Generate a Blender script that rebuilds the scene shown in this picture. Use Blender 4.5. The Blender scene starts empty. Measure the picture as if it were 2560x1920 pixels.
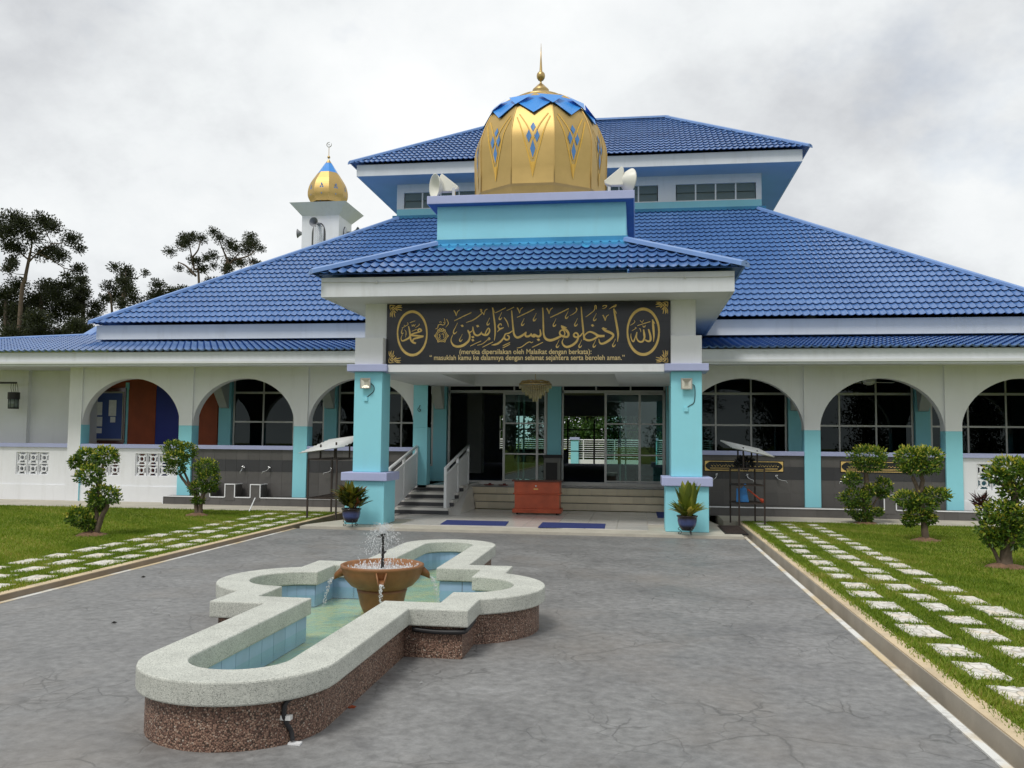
import bpy, bmesh, math, random
import numpy as np
from mathutils import Vector, Matrix
sc = bpy.context.scene
COL = sc.collection
R = math.radians
# ------------------------------------------------------------------ camera
CF, CYAW, CPITCH, CROLL = 2192.98, .1419, .0648, .0097      # focal length in photo pixels, angles
CAM = Vector((2.1858, -17.1316, 1.65))
_f = Vector((-math.sin(CYAW)*math.cos(CPITCH), math.cos(CYAW)*math.cos(CPITCH), math.sin(CPITCH)))
_r0 = Vector((math.cos(CYAW), math.sin(CYAW), 0)); _u0 = _r0.cross(_f)
_r = _r0*math.cos(CROLL)+_u0*math.sin(CROLL); _u = -_r0*math.sin(CROLL)+_u0*math.cos(CROLL)
cd = bpy.data.cameras.new('camera'); cam = bpy.data.objects.new('camera', cd); COL.objects.link(cam)
cd.sensor_width = 36; cd.lens = CF/2560*36; cd.clip_start = .1; cd.clip_end = 3000
cam.matrix_world = Matrix(((_r.x, _u.x, -_f.x, CAM.x), (_r.y, _u.y, -_f.y, CAM.y), (_r.z, _u.z, -_f.z, CAM.z), (0, 0, 0, 1)))
sc.camera = cam
def at(px, py, X=None, Y=None, Z=None):                      # photo pixel -> point on a known plane of the place
    d = _f+_r*((px-1280)/CF)-_u*((py-960)/CF)
    t = (X-CAM.x)/d.x if X is not None else (Y-CAM.y)/d.y if Y is not None else (Z-CAM.z)/d.z
    return CAM+d*t
# ------------------------------------------------------------------ world, sun, exposure
SUN_EL, SUN_AZ = 58, 205       # degrees; the azimuth the light comes from, clockwise from +Y
w = bpy.data.worlds.new('World'); sc.world = w; w.use_nodes = True
nt = w.node_tree; nt.nodes.clear()
def wn(t, **k):
    n = nt.nodes.new(t)
    for a, b in k.items(): setattr(n, a, b)
    return n
L_ = nt.links.new
out = wn('ShaderNodeOutputWorld'); bg = wn('ShaderNodeBackground'); bg.inputs['Strength'].default_value = .1
sky = wn('ShaderNodeTexSky', sky_type='NISHITA', sun_disc=False); sky.sun_elevation = R(SUN_EL); sky.sun_rotation = R(SUN_AZ)
tc = wn('ShaderNodeTexCoord'); sep = wn('ShaderNodeSeparateXYZ'); L_(tc.outputs['Generated'], sep.inputs[0])
def mth(op, a, b=None, clamp=False):
    n = wn('ShaderNodeMath', operation=op); n.use_clamp = clamp
    for i, x in enumerate((a, b)):
        if x is None: continue
        if hasattr(x, 'is_output'): L_(x, n.inputs[i])
        else: n.inputs[i].default_value = x
    return n.outputs[0]
den = mth('ADD', mth('MAXIMUM', sep.outputs[2], 0.0), .55)
cmb = wn('ShaderNodeCombineXYZ'); L_(mth('DIVIDE', sep.outputs[0], den), cmb.inputs[0]); L_(mth('DIVIDE', sep.outputs[1], den), cmb.inputs[1]); cmb.inputs[2].default_value = 3.7
def wnoise(scale, det, rough, off=0.):
    mp = wn('ShaderNodeMapping'); mp.inputs['Location'].default_value = (off, off*.7, 0); L_(cmb.outputs[0], mp.inputs[0])
    n = wn('ShaderNodeTexNoise'); n.inputs['Scale'].default_value = scale; n.inputs['Detail'].default_value = det; n.inputs['Roughness'].default_value = rough
    L_(mp.outputs[0], n.inputs['Vector']); return n.outputs['Fac']
def wramp(fac, stops):
    n = wn('ShaderNodeValToRGB'); L_(fac, n.inputs[0]); e = n.color_ramp.elements
    while len(e) < len(stops): e.new(.5)
    for s, (p, c) in zip(e, stops): s.position = p; s.color = (*c, 1)
    return n.outputs[0]
big = wnoise(1.25, 3, .5, 13.98); mid = wnoise(3.2, 8, .60, 13.3)
mixf = mth('ADD', mth('MULTIPLY', big, .62), mth('MULTIPLY', mid, .38))
cloud = wramp(mixf, [(.34, (3.3, 3.4, 3.6)), (.44, (4.9, 5.05, 5.25)), (.53, (6.6, 6.8, 6.9)), (.64, (7.7, 7.8, 7.8))])
cover = wramp(wnoise(2.1, 6, .6, 9.2), [(.30, (.74,)*3), (.40, (1.,)*3)])
mx = wn('ShaderNodeMix', data_type='RGBA'); L_(cover, mx.inputs[0]); L_(sky.outputs[0], mx.inputs[6]); L_(cloud, mx.inputs[7])
L_(mx.outputs[2], bg.inputs['Color']); L_(bg.outputs[0], out.inputs['Surface'])
sd = bpy.data.lights.new('sun', 'SUN'); sd.energy = 1.5; sd.angle = R(16); sd.color = (1., .96, .9)
sun = bpy.data.objects.new('sun', sd); COL.objects.link(sun)
_sv = Vector((math.sin(R(SUN_AZ))*math.cos(R(SUN_EL)), math.cos(R(SUN_AZ))*math.cos(R(SUN_EL)), math.sin(R(SUN_EL))))
sun.rotation_euler = _sv.to_track_quat('Z', 'Y').to_euler(); sun.location = _sv*60
vs = sc.view_settings; vs.view_transform = 'Standard'; vs.look = 'None'; vs.gamma = 1; vs.exposure = .42; vs.use_curve_mapping = False
sc.render.engine = 'CYCLES'; sc.cycles.max_bounces = 8; sc.cycles.transparent_max_bounces = 16
sc.cycles.caustics_reflective = False; sc.cycles.caustics_refractive = False
rnd = random.Random(7)

# ------------------------------------------------------------------ materials
class NT:
    def __init__(s, name):
        s.m = bpy.data.materials.new(name); s.m.use_nodes = True; s.t = s.m.node_tree
        s.b = s.t.nodes['Principled BSDF']; s.o = s.t.nodes['Material Output']
        g = s.n('ShaderNodeNewGeometry'); s.pos = g.outputs['Position']
    def n(s, t, **k):
        x = s.t.nodes.new(t)
        for a, b in k.items(): setattr(x, a, b)
        return x
    def l(s, a, b): s.t.links.new(a, b)
    def val(s, x, i):
        if hasattr(x, 'is_output'): s.l(x, i)
        else: i.default_value = x
    def noise(s, scale, det=4, rough=.55, vec=None, dist=0, stretch=None):
        v = vec or s.pos
        if stretch:
            m = s.n('ShaderNodeMapping'); m.inputs['Scale'].default_value = stretch; s.l(v, m.inputs[0]); v = m.outputs[0]
        x = s.n('ShaderNodeTexNoise'); x.inputs['Scale'].default_value = scale; x.inputs['Detail'].default_value = det
        x.inputs['Roughness'].default_value = rough; x.inputs['Distortion'].default_value = dist; s.l(v, x.inputs['Vector']); return x.outputs['Fac']
    def voro(s, scale, feature='F1', vec=None, out='Distance', rand=1.):
        x = s.n('ShaderNodeTexVoronoi', feature=feature); x.inputs['Scale'].default_value = scale; x.inputs['Randomness'].default_value = rand
        s.l(vec or s.pos, x.inputs['Vector']); return x.outputs[out]
    def math(s, op, a, b=0., clamp=False):
        x = s.n('ShaderNodeMath', operation=op); x.use_clamp = clamp; s.val(a, x.inputs[0]); s.val(b, x.inputs[1]); return x.outputs[0]
    def ramp(s, fac, stops, interp='LINEAR'):
        x = s.n('ShaderNodeValToRGB'); s.l(fac, x.inputs[0]); x.color_ramp.interpolation = interp; e = x.color_ramp.elements
        while len(e) < len(stops): e.new(.5)
        for q, (p, c) in zip(e, stops):
            q.position = p; q.color = (*(c if hasattr(c, '__len__') else (c,)*3), 1)
        return x.outputs[0]
    def mix(s, f, a, b, blend='MIX'):
        x = s.n('ShaderNodeMix', data_type='RGBA', blend_type=blend); s.val(f, x.inputs[0])
        for q, i in ((a, 6), (b, 7)):
            if hasattr(q, 'is_output'): s.l(q, x.inputs[i])
            else: x.inputs[i].default_value = (*q, 1)
        return x.outputs[2]
    def bump(s, h, strength=.3, dist=.01):
        x = s.n('ShaderNodeBump'); x.inputs['Strength'].default_value = strength; x.inputs['Distance'].default_value = dist; s.l(h, x.inputs['Height']); s.l(x.outputs[0], s.b.inputs['Normal'])
    def fin(s, col=None, rough=None, metal=None, spec=None):
        if col is not None: s.val(col if hasattr(col, 'is_output') else (*col, 1), s.b.inputs['Base Color'])
        if rough is not None: s.val(rough, s.b.inputs['Roughness'])
        if metal is not None: s.val(metal, s.b.inputs['Metallic'])
        if spec is not None: s.val(spec, s.b.inputs['Specular IOR Level'])
        return s.m
M = {}
def paint(name, col, rough=.6, var=.10, scale=2.2, bump=.0, bscale=60, metal=0, spec=.4, objrand=0., grime=0.):
    t = NT(name); n = t.noise(scale, 6, .6); f = t.ramp(n, [(.3, 1-var), (.7, 1+var)])
    c = t.mix(1., col, f, 'MULTIPLY')
    if objrand:
        oi = t.n('ShaderNodeObjectInfo'); c = t.mix(1., c, t.ramp(oi.outputs['Random'], [(0, 1-objrand), (1, 1+objrand)]), 'MULTIPLY')
    if grime:
        g = t.noise(1.3, 8, .65, stretch=(3.2, 3.2, .5)); c = t.mix(t.math('MULTIPLY', t.ramp(g, [(.52, 0), (.75, 1)]), grime), c, (.30, .29, .24))
    if bump: t.bump(t.noise(bscale, 3, .6), bump, .004)
    M[name] = t.fin(c, rough, metal, spec); return M[name]
paint('white_paint', (.785, .80, .825), .65, .035, 1.1, .15, 90, grime=.14)
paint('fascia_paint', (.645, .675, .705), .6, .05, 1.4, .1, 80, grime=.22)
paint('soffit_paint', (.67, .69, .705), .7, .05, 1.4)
paint('cyan_paint', (.28, .68, .78), .62, .035, 1.2, .15, 90, grime=.06)
paint('cyan_wall', (.30, .68, .80), .6, .04, 1.0, .1, 80, grime=.07)
paint('lavender_paint', (.42, .46, .69), .6, .05, 1.5, .1, 80, grime=.08)
paint('deep_blue_paint', (.055, .12, .40), .55, .08)
paint('soffit_blue', (.40, .51, .64), .6, .05, 1.0)
paint('flashing_blue', (.045, .27, .50), .45, .18, 1.6)
paint('bright_blue', (.05, .27, .72), .3, .08, 2)
paint('ridge_blue', (.16, .28, .55), .42, .10, 1.6)
paint('grey_tile', (.105, .10, .097), .42, .08, 4, objrand=.10, spec=.5)
paint('dark_tile', (.050, .050, .055), .4, .08, 4, objrand=.12, spec=.5)
paint('grout', (.14, .14, .13), .8, .1, 6)
paint('cream_tile', (.62, .55, .41), .30, .05, 4, objrand=.07, spec=.5)
paint('porch_tile', (.62, .60, .565), .2, .06, 2, spec=.5, objrand=.05)
paint('concrete', (.46, .43, .36), .85, .14, 1.6, .3, 50, grime=.35)
paint('kerb_top', (.55, .44, .29), .85, .2, 1.7, .4, 40, grime=.45)
paint('kerb_face', (.38, .345, .29), .85, .2, 1.4, .4, 30, grime=.4)
t_ = NT('kerb_white'); c_ = t_.mix(t_.ramp(t_.noise(1.1, 7, .65), [(.44, 0), (.56, 1)]), (.66, .66, .63), (.58, .47, .30)); c_ = t_.mix(t_.math('MULTIPLY', t_.ramp(t_.noise(6, 8, .7), [(.52, 0), (.68, 1)]), .7), c_, (.30, .28, .25)); t_.bump(t_.noise(30, 4, .6), .4, .006); M['kerb_white'] = t_.fin(c_, .8)
paint('kerb_brown', (.25, .20, .145), .85, .2, 1.4, .4, 30, grime=.3)
paint('aluminium', (.55, .55, .54), .4, .04, 3, metal=.35)
paint('rail_white', (.78, .79, .80), .4, .03, 3)
paint('wood_red', (.47, .085, .032), .32, .22, 3, spec=.5)
paint('wood_top', (.10, .035, .025), .12, .2, 3, spec=.6)
paint('door_brown', (.30, .058, .016), .55, .18, 2.5)
paint('board_blue', (.045, .085, .28), .6, .08)
paint('panel_blue', (.015, .03, .26), .5, .06)
paint('paper', (.72, .73, .72), .7, .1, 9)
paint('mat_blue', (.026, .04, .16), .95, .25, 60, .6, 200)
paint('black_metal', (.018, .017, .017), .45, .1, 8)
paint('brown_metal', (.045, .032, .027), .55, .2, 8)
paint('chrome', (.72, .73, .74), .18, .02, 5, metal=1)
paint('horn_white', (.72, .71, .64), .4, .04, 3)
paint('horn_grey', (.24, .25, .27), .5, .05, 3)
paint('sign_black', (.022, .024, .029), .22, .15, 2, spec=.5, objrand=.12)
paint('sign_gold', (.82, .57, .19), .45, .12, 9)
paint('letter_cream', (.88, .68, .33), .5, .05, 9)
paint('gold', (.56, .40, .16), .55, .05, 3, metal=1)
paint('gold_line', (.70, .42, .07), .5, .05, 4)
paint('emblem_blue', (.09, .23, .50), .45, .06, 4)
paint('finial_gold', (.50, .36, .16), .4, .08, 5, metal=.9)
paint('carpet', (.012, .022, .07), .95, .15, 3)
paint('interior_wall', (.55, .56, .55), .8, .05)
paint('interior_ceiling', (.45, .45, .44), .8, .05)
paint('trunk', (.12, .09, .065), .9, .3, 9, .6, 25)
paint('trunk_pale', (.26, .23, .19), .9, .25, 7, .6, 25)
paint('soil', (.17, .10, .06), .95, .3, 14, .8, 30)
paint('pool_tile', (.34, .49, .70), .22, .06, 5, objrand=.08, spec=.5)
paint('clay', (.24, .105, .038), .5, .25, 6, .4, 40, grime=.1)
paint('rubber', (.02, .02, .022), .5, .1, 9)
paint('plastic_blue', (.02, .16, .42), .35, .1, 6)
paint('plastic_red', (.50, .07, .03), .4, .1, 6)
paint('zinc', (.74, .75, .74), .45, .1, 6, metal=.3)
paint('slipper_red', (.16, .03, .025), .6, .2, 20)
paint('slipper_dark', (.03, .028, .025), .6, .2, 20)
paint('cabinet', (.17, .17, .155), .45, .08, 5)
paint('lamp_grey', (.33, .32, .29), .45, .08, 5)
paint('lamp_lens', (.62, .60, .50), .12, .1, 5, metal=.5)
paint('crystal', (.50, .44, .30), .12, .15, 30, metal=.25)
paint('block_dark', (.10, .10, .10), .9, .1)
def m_roof():
    t = NT('roof_blue'); n = t.noise(.7, 5, .6); c = t.mix(t.ramp(n, [(.35, 0), (.7, 1)]), (.068, .155, .37), (.098, .205, .45))
    c = t.mix(t.math('MULTIPLY', t.ramp(t.noise(3.5, 8, .7), [(.55, 0), (.8, 1)]), .35), c, (.17, .24, .40))
    t.bump(t.noise(40, 2, .5), .06, .003); M['roof_blue'] = t.fin(c, .24, 0, .55)
    t = NT('roof_splash')                      # tiles on which the flashing paint was spilt
    c2 = t.mix(t.ramp(t.noise(5.5, 5, .6), [(.44, 0), (.52, 1)]), (.045, .115, .38), (.05, .33, .58)); M['roof_splash'] = t.fin(c2, .32, 0, .5)
m_roof()
def m_drive():
    t = NT('stamped_concrete')
    wv = t.n('ShaderNodeTexNoise'); wv.inputs['Scale'].default_value = 1.6; wv.inputs['Detail'].default_value = 5; t.l(t.pos, wv.inputs['Vector'])
    mv = t.n('ShaderNodeVectorMath', operation='MULTIPLY_ADD'); t.l(wv.outputs['Color'], mv.inputs[0]); mv.inputs[1].default_value = (.55, .55, .0); t.l(t.pos, mv.inputs[2]); v = mv.outputs[0]
    e1 = t.voro(1.15, 'DISTANCE_TO_EDGE', v); e2 = t.voro(4.2, 'DISTANCE_TO_EDGE', v)
    k1 = t.ramp(e1, [(0, 1), (.008, .5), (.018, 0)]); k2 = t.ramp(e2, [(0, 1), (.02, .4), (.045, 0)])
    keep1 = t.ramp(t.noise(.9, 3, .6), [(.47, 0), (.62, .8)]); keep2 = t.ramp(t.noise(.75, 4, .6, vec=v), [(.48, 0), (.62, 1)])
    near1 = t.ramp(e1, [(.10, 1), (.22, 0)])
    crack = t.math('MAXIMUM', t.math('MULTIPLY', k1, keep1), t.math('MULTIPLY', t.math('MULTIPLY', k2, keep2), near1))
    cloud = t.noise(1.1, 9, .66, dist=.6); fine = t.noise(13, 8, .7)
    c = t.ramp(cloud, [(.28, (.150, .150, .150)), (.45, (.186, .186, .184)), (.58, (.210, .210, .207)), (.74, (.25, .251, .25))])
    c = t.mix(1., c, t.ramp(fine, [(.3, .66), (.7, 1.3)]), 'MULTIPLY')
    c = t.mix(t.math('MULTIPLY', t.ramp(t.noise(.45, 4, .6), [(.5, 0), (.7, 1)]), .5), c, (.20, .175, .15))
    c = t.mix(t.math('MULTIPLY', t.ramp(t.noise(2.4, 6, .7), [(.62, 0), (.75, 1)]), .6), c, (.10, .10, .105))
    c = t.mix(t.math('MULTIPLY', crack, .55), c, (.045, .045, .043))
    h = t.math('SUBTRACT', t.math('MULTIPLY', fine, .35), crack); t.bump(h, .35, .012)
    M['stamped_concrete'] = t.fin(c, t.ramp(cloud, [(.3, .42), (.7, .62)]), 0, .45)
m_drive()
def m_stones():
    t = NT('pebble_wash'); vc = t.voro(105, 'F1', out='Color'); d = t.voro(105)
    sx = t.n('ShaderNodeSeparateColor'); t.l(vc, sx.inputs[0])
    c = t.ramp(sx.outputs[0], [(0, (.12, .062, .045)), (.35, (.22, .12, .085)), (.7, (.31, .185, .13)), (.93, (.43, .30, .22)), (1, (.50, .43, .36))])
    c = t.mix(t.ramp(d, [(.4, 0), (.75, 1)]), c, (.05, .03, .02)); c = t.mix(1., c, t.ramp(t.noise(2.5, 5, .6), [(.3, .75), (.7, 1.15)]), 'MULTIPLY')
    t.bump(t.math('SUBTRACT', 1., d), .6, .006); M['pebble_wash'] = t.fin(c, .55)
    t = NT('terrazzo'); vc = t.voro(190, 'F1', out='Color'); d = t.voro(190); sx = t.n('ShaderNodeSeparateColor'); t.l(vc, sx.inputs[0])
    c = t.ramp(sx.outputs[1], [(0, (.26, .27, .24)), (.15, (.42, .435, .39)), (.5, (.53, .545, .49)), (1, (.62, .63, .57))])
    c = t.mix(1., c, t.ramp(t.noise(3, 6, .65), [(.3, .82), (.7, 1.1)]), 'MULTIPLY')
    t.bump(t.math('SUBTRACT', 1., d), .5, .004); M['terrazzo'] = t.fin(c, .7)
    t = NT('paving_stone'); e = t.voro(9.5, 'DISTANCE_TO_EDGE'); vc = t.voro(9.5, 'F1', out='Color'); sx = t.n('ShaderNodeSeparateColor'); t.l(vc, sx.inputs[0])
    c = t.ramp(sx.outputs[0], [(0, (.60, .58, .52)), (.6, (.72, .70, .65)), (1, (.70, .62, .50))]); c = t.mix(1., c, t.ramp(t.noise(14, 5, .6), [(.3, .82), (.7, 1.08)]), 'MULTIPLY')
    c = t.mix(t.ramp(e, [(.02, .75), (.07, 0)]), c, (.30, .28, .22)); t.bump(t.ramp(e, [(0, 0), (.09, 1)]), .5, .01); M['paving_stone'] = t.fin(c, .85)
    t = NT('grass_soil'); n = t.noise(2.2, 8, .7); c = t.ramp(n, [(.3, (.11, .14, .016)), (.5, (.16, .19, .026)), (.62, (.20, .205, .04)), (.78, (.26, .19, .08))]); t.bump(t.noise(70, 3, .7), .8, .02); M['grass_soil'] = t.fin(c, .95, 0, .1)
    t = NT('pool_floor'); n = t.noise(4, 6, .65); c = t.ramp(n, [(.3, (.34, .50, .42)), (.48, (.46, .54, .36)), (.60, (.60, .56, .30)), (.8, (.50, .42, .20))]); M['pool_floor'] = t.fin(c, .8)
m_stones()
def leafmat(name, stops, rough=.45, trans=.25, spec=.4):
    t = NT(name); a = t.n('ShaderNodeAttribute', attribute_name='rnd'); c = t.ramp(a.outputs['Fac'], stops)
    t.fin(c, rough, 0, spec)
    tr = t.n('ShaderNodeBsdfTranslucent'); t.l(t.mix(1., c, (1.15, 1.2, .55), 'MULTIPLY'), tr.inputs['Color']); ms = t.n('ShaderNodeMixShader'); ms.inputs[0].default_value = trans
    t.l(t.b.outputs[0], ms.inputs[1]); t.l(tr.outputs[0], ms.inputs[2]); t.l(ms.outputs[0], t.o.inputs['Surface']); M[name] = t.m
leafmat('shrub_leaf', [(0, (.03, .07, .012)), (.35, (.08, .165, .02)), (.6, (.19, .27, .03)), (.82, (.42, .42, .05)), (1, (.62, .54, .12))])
leafmat('shrub_leaf_dark', [(0, (.016, .040, .010)), (.5, (.045, .10, .014)), (.85, (.12, .17, .02)), (1, (.30, .28, .04))])
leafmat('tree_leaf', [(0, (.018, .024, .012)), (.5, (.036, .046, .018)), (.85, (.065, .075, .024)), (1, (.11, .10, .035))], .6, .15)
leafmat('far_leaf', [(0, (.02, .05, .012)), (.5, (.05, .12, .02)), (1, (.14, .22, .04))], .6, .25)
leafmat('croton_leaf', [(0, (.035, .055, .012)), (.4, (.10, .12, .018)), (.7, (.26, .22, .03)), (1, (.16, .045, .02))], .35, .2)
leafmat('cane_leaf', [(0, (.04, .085, .012)), (.5, (.16, .20, .025)), (.85, (.34, .33, .05)), (1, (.55, .45, .12))], .35, .25)
leafmat('red_leaf', [(0, (.02, .008, .008)), (1, (.10, .03, .03))], .5, .1)
leafmat('grass_blade', [(0, (.10, .165, .016)), (.40, (.17, .255, .024)), (.75, (.26, .315, .045)), (1, (.40, .34, .11))], .6, .35, .2)
def m_glass(name, tint, add, rough=.0, bump=None, refl=(.92, 1., .98)):
    t = NT(name); tr = t.n('ShaderNodeBsdfTransparent'); tr.inputs[0].default_value = (*tint, 1)
    gl = t.n('ShaderNodeBsdfGlossy'); gl.inputs['Roughness'].default_value = rough; gl.inputs['Color'].default_value = (*refl, 1)
    fr = t.n('ShaderNodeFresnel'); gb_ = t.n('ShaderNodeNewGeometry'); nn_ = 1.33 if bump else 1.5; t.l(t.math('ADD', nn_, t.math('MULTIPLY', gb_.outputs['Backfacing'], 1/nn_-nn_)), fr.inputs['IOR']); f = t.math('ADD', fr.outputs[0], add, True); ms = t.n('ShaderNodeMixShader'); t.l(f, ms.inputs[0])
    if bump:
        b = t.n('ShaderNodeBump'); b.inputs['Strength'].default_value = bump; b.inputs['Distance'].default_value = .02; t.l(t.noise(15, 5, .6, dist=.8), b.inputs['Height'])
        t.l(b.outputs[0], gl.inputs['Normal']); t.l(b.outputs[0], fr.inputs['Normal'])
    t.l(tr.outputs[0], ms.inputs[1]); t.l(gl.outputs[0], ms.inputs[2]); t.l(ms.outputs[0], t.o.inputs['Surface']); M[name] = t.m
m_glass('glass', (.55, .72, .69), .03); m_glass('tinted_glass', (.14, .21, .21), .0, refl=(.55, .62, .62)); m_glass('pool_water', (.84, .95, .92), .02, .02, .9)
t_ = NT('splash'); tr_ = t_.n('ShaderNodeBsdfTransparent'); ms_ = t_.n('ShaderNodeMixShader'); ms_.inputs[0].default_value = .62; t_.fin((.86, .88, .90), .15, 0, .6); t_.l(tr_.outputs[0], ms_.inputs[1]); t_.l(t_.b.outputs[0], ms_.inputs[2]); t_.l(ms_.outputs[0], t_.o.inputs['Surface']); M['splash'] = t_.m
paint('trunk_dark', (.075, .058, .045), .9, .3, 5)
paint('louvre_glass', (.16, .20, .19), .12, .05, 2, spec=.6)
# ------------------------------------------------------------------ mesh helpers
class MB:
    def __init__(s): s.v = []; s.f = []; s.c = []
    def add(s, vs, fs, c=None):
        b = len(s.v); s.v += [tuple(p) for p in vs]; s.f += [tuple(i+b for i in q) for q in fs]
        if c is not None: s.c += [c]*len(fs)
        return s
    def box(s, x0, x1, y0, y1, z0, z1):
        return s.add([(x, y, z_) for z_ in (z0, z1) for y in (y0, y1) for x in (x0, x1)], [(0, 2, 3, 1), (4, 5, 7, 6), (0, 1, 5, 4), (2, 6, 7, 3), (0, 4, 6, 2), (1, 3, 7, 5)])
    def quad(s, a, b, c, d): return s.add((a, b, c, d), [(0, 1, 2, 3)])
    def prism(s, poly, z0, z1):                   # a closed outline in plan, extruded upwards
        n = len(poly); return s.add([(x, y, z0) for x, y in poly]+[(x, y, z1) for x, y in poly], [tuple(range(n-1, -1, -1)), tuple(range(n, 2*n))]+[(i, (i+1) % n, n+(i+1) % n, n+i) for i in range(n)])
    def ring(s, outer, inner, z0, z1):            # a closed band in plan between two outlines of equal count
        n = len(outer); V = [(x, y, z_) for z_ in (z0, z1) for pl in (outer, inner) for x, y in pl]; F = []
        for i in range(n):
            j = (i+1) % n; F += [(i, j, 2*n+j, 2*n+i), (n+j, n+i, 3*n+i, 3*n+j), (2*n+i, 2*n+j, 3*n+j, 3*n+i), (j, i, n+i, n+j)]
        return s.add(V, F)
    def lathe(s, prof, n=24, c=(0, 0, 0), cap=True, ang=0.):
        V = [(c[0]+r*math.cos(ang+2*math.pi*k/n), c[1]+r*math.sin(ang+2*math.pi*k/n), c[2]+z_) for r, z_ in prof for k in range(n)]
        F = [(i*n+k, i*n+(k+1) % n, (i+1)*n+(k+1) % n, (i+1)*n+k) for i in range(len(prof)-1) for k in range(n)]
        if cap: F += [tuple(range(n-1, -1, -1)), tuple(range((len(prof)-1)*n, len(prof)*n))]
        return s.add(V, F)
    def tube(s, path, r, n=8, cap=True):
        P = [Vector(p) for p in path]; rs = r if hasattr(r, '__len__') else [r]*len(P); V = []; up = None
        for i, p in enumerate(P):
            d = (P[min(i+1, len(P)-1)]-P[max(i-1, 0)]).normalized()
            if up is None: up = Vector((0, 0, 1)) if abs(d.z) < .9 else Vector((1, 0, 0))
            a = d.cross(up).normalized(); b = a.cross(d).normalized(); up = b
            V += [p+(a*math.cos(2*math.pi*k/n)+b*math.sin(2*math.pi*k/n))*rs[i] for k in range(n)]
        F = [(i*n+k, i*n+(k+1) % n, (i+1)*n+(k+1) % n, (i+1)*n+k) for i in range(len(P)-1) for k in range(n)]
        if cap: F += [tuple(range(n-1, -1, -1)), tuple(range((len(P)-1)*n, len(P)*n))]
        return s.add(V, F)
    def beam(s, a, b, w, h, up=(0, 0, 1)):        # square bar between two points
        a, b = Vector(a), Vector(b); d = (b-a).normalized(); u = Vector(up); x = d.cross(u)
        if x.length < 1e-4: x = d.cross(Vector((1, 0, 0)))
        x.normalize(); y = x.cross(d).normalized(); V = [p+x*(sx*w/2)+y*(sy*h/2) for p in (a, b) for sy in (-1, 1) for sx in (-1, 1)]
        return s.add(V, [(0, 2, 3, 1), (4, 5, 7, 6), (0, 1, 5, 4), (2, 6, 7, 3), (0, 4, 6, 2), (1, 3, 7, 5)])
def mesh(name, mb, mat, smooth=False):
    me = bpy.data.meshes.new(name); me.from_pydata(mb.v, [], mb.f)
    if mat: me.materials.append(M[mat])
    if mb.c and len(mb.c) == len(mb.f):
        a = me.attributes.new('rnd', 'FLOAT', 'FACE'); a.data.foreach_set('value', np.array(mb.c, dtype=np.float32))
    if smooth: me.polygons.foreach_set('use_smooth', [True]*len(me.polygons))
    me.update(); return me
def put(o, parent=None):
    COL.objects.link(o)
    if parent is not None:
        o.parent = parent
        if parent.type == 'EMPTY': o.matrix_parent_inverse = Matrix.Translation(-parent.location)
    return o
def part(name, mb, mat, parent=None, smooth=False, bevel=0., label=None, kind=None):
    o = put(bpy.data.objects.new(name, mesh(name, mb, mat, smooth)), parent)
    if bevel:
        b = o.modifiers.new('bevel', 'BEVEL'); b.width = bevel; b.segments = 2; b.limit_method = 'ANGLE'; b.angle_limit = R(40)
    if label: o['label'] = label
    if kind: o['kind'] = kind
    return o
def inst(name, me, loc, parent, rot=None, scale=None):
    o = bpy.data.objects.new(name, me); o.location = loc
    if rot: o.rotation_euler = rot
    if scale: o.scale = scale
    return put(o, parent)
def tag(o, label, cat, group=None):
    o['label'] = label; o['category'] = cat
    if group: o['group'] = group
    return o
def thing(name, label, cat, loc=(0, 0, 0), group=None):
    o = bpy.data.objects.new(name, None); o.location = loc; o.empty_display_size = .2; COL.objects.link(o); return tag(o, label, cat, group)
def struct(name, mb, mat, smooth=False):
    o = part(name, mb, mat, None, smooth); o['kind'] = 'structure'; return o
def clone(root, delta, label, group=None):                    # a copy of a thing with copies of its parts and sub-parts
    r = root.copy(); COL.objects.link(r); r.location = Vector(root.location)+Vector(delta); r['label'] = label
    if group: r['group'] = group
    def rec(src, dst):
        for ch in list(src.children):
            c = ch.copy(); COL.objects.link(c); c.parent = dst; rec(ch, c)
    rec(root, r); return r
def catmull(pts, n=6):
    P = [np.array(p, float) for p in pts]; P = [2*P[0]-P[1]]+P+[2*P[-1]-P[-2]]; o = []
    for i in range(1, len(P)-2):
        for k in range(n):
            t = k/n; a, b, c, d = P[i-1:i+3]; o.append(.5*((2*b)+(c-a)*t+(2*a-5*b+4*c-d)*t*t+(3*b-a-3*c+d)*t**3))
    o.append(P[-2]); return o
# ------------------------------------------------------------------ ground, drive, kerbs
ZD = -.06
g = MB(); g.box(-500, 500, -300, 700, -1.2, -.25); struct('ground', g, 'grass_soil')
g = MB(); g.box(-4.25, 4.10, -40, -.95, -.2, ZD); struct('driveway', g, 'stamped_concrete')
for n_, x0, x1 in (('lawn_left', -40, -4.46), ('lawn_right', 4.406, 40)):
    g = MB(); g.box(x0, x1, -40, 2.05, -.24, -.004); struct(n_, g, 'grass_soil')
g = MB(); g.box(-4.325, -4.25, -40, -.98, -.21, ZD+.005); g.box(4.10, 4.155, -40, -.62, -.21, ZD+.012); struct('kerb_edging', g, 'kerb_white')
g = MB(); g.box(-4.455, -4.335, -40, 2.0, -.22, .010); g.box(4.284, 4.405, -40, 2.0, -.30, .006); struct('kerb', g, 'kerb_top')
g = MB(); g.box(-4.335, -4.325, -40, 2.0, -.22, .003); struct('kerb_side', g, 'kerb_brown'); g = MB(); g.box(4.276, 4.284, -40, 2.0, -.30, -.004); struct('kerb_side', g, 'kerb_face')
g = MB(); g.box(4.155, 4.276, -40, 2.0, -.245, -.145); struct('drain_channel', g, 'kerb_face')
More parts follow.
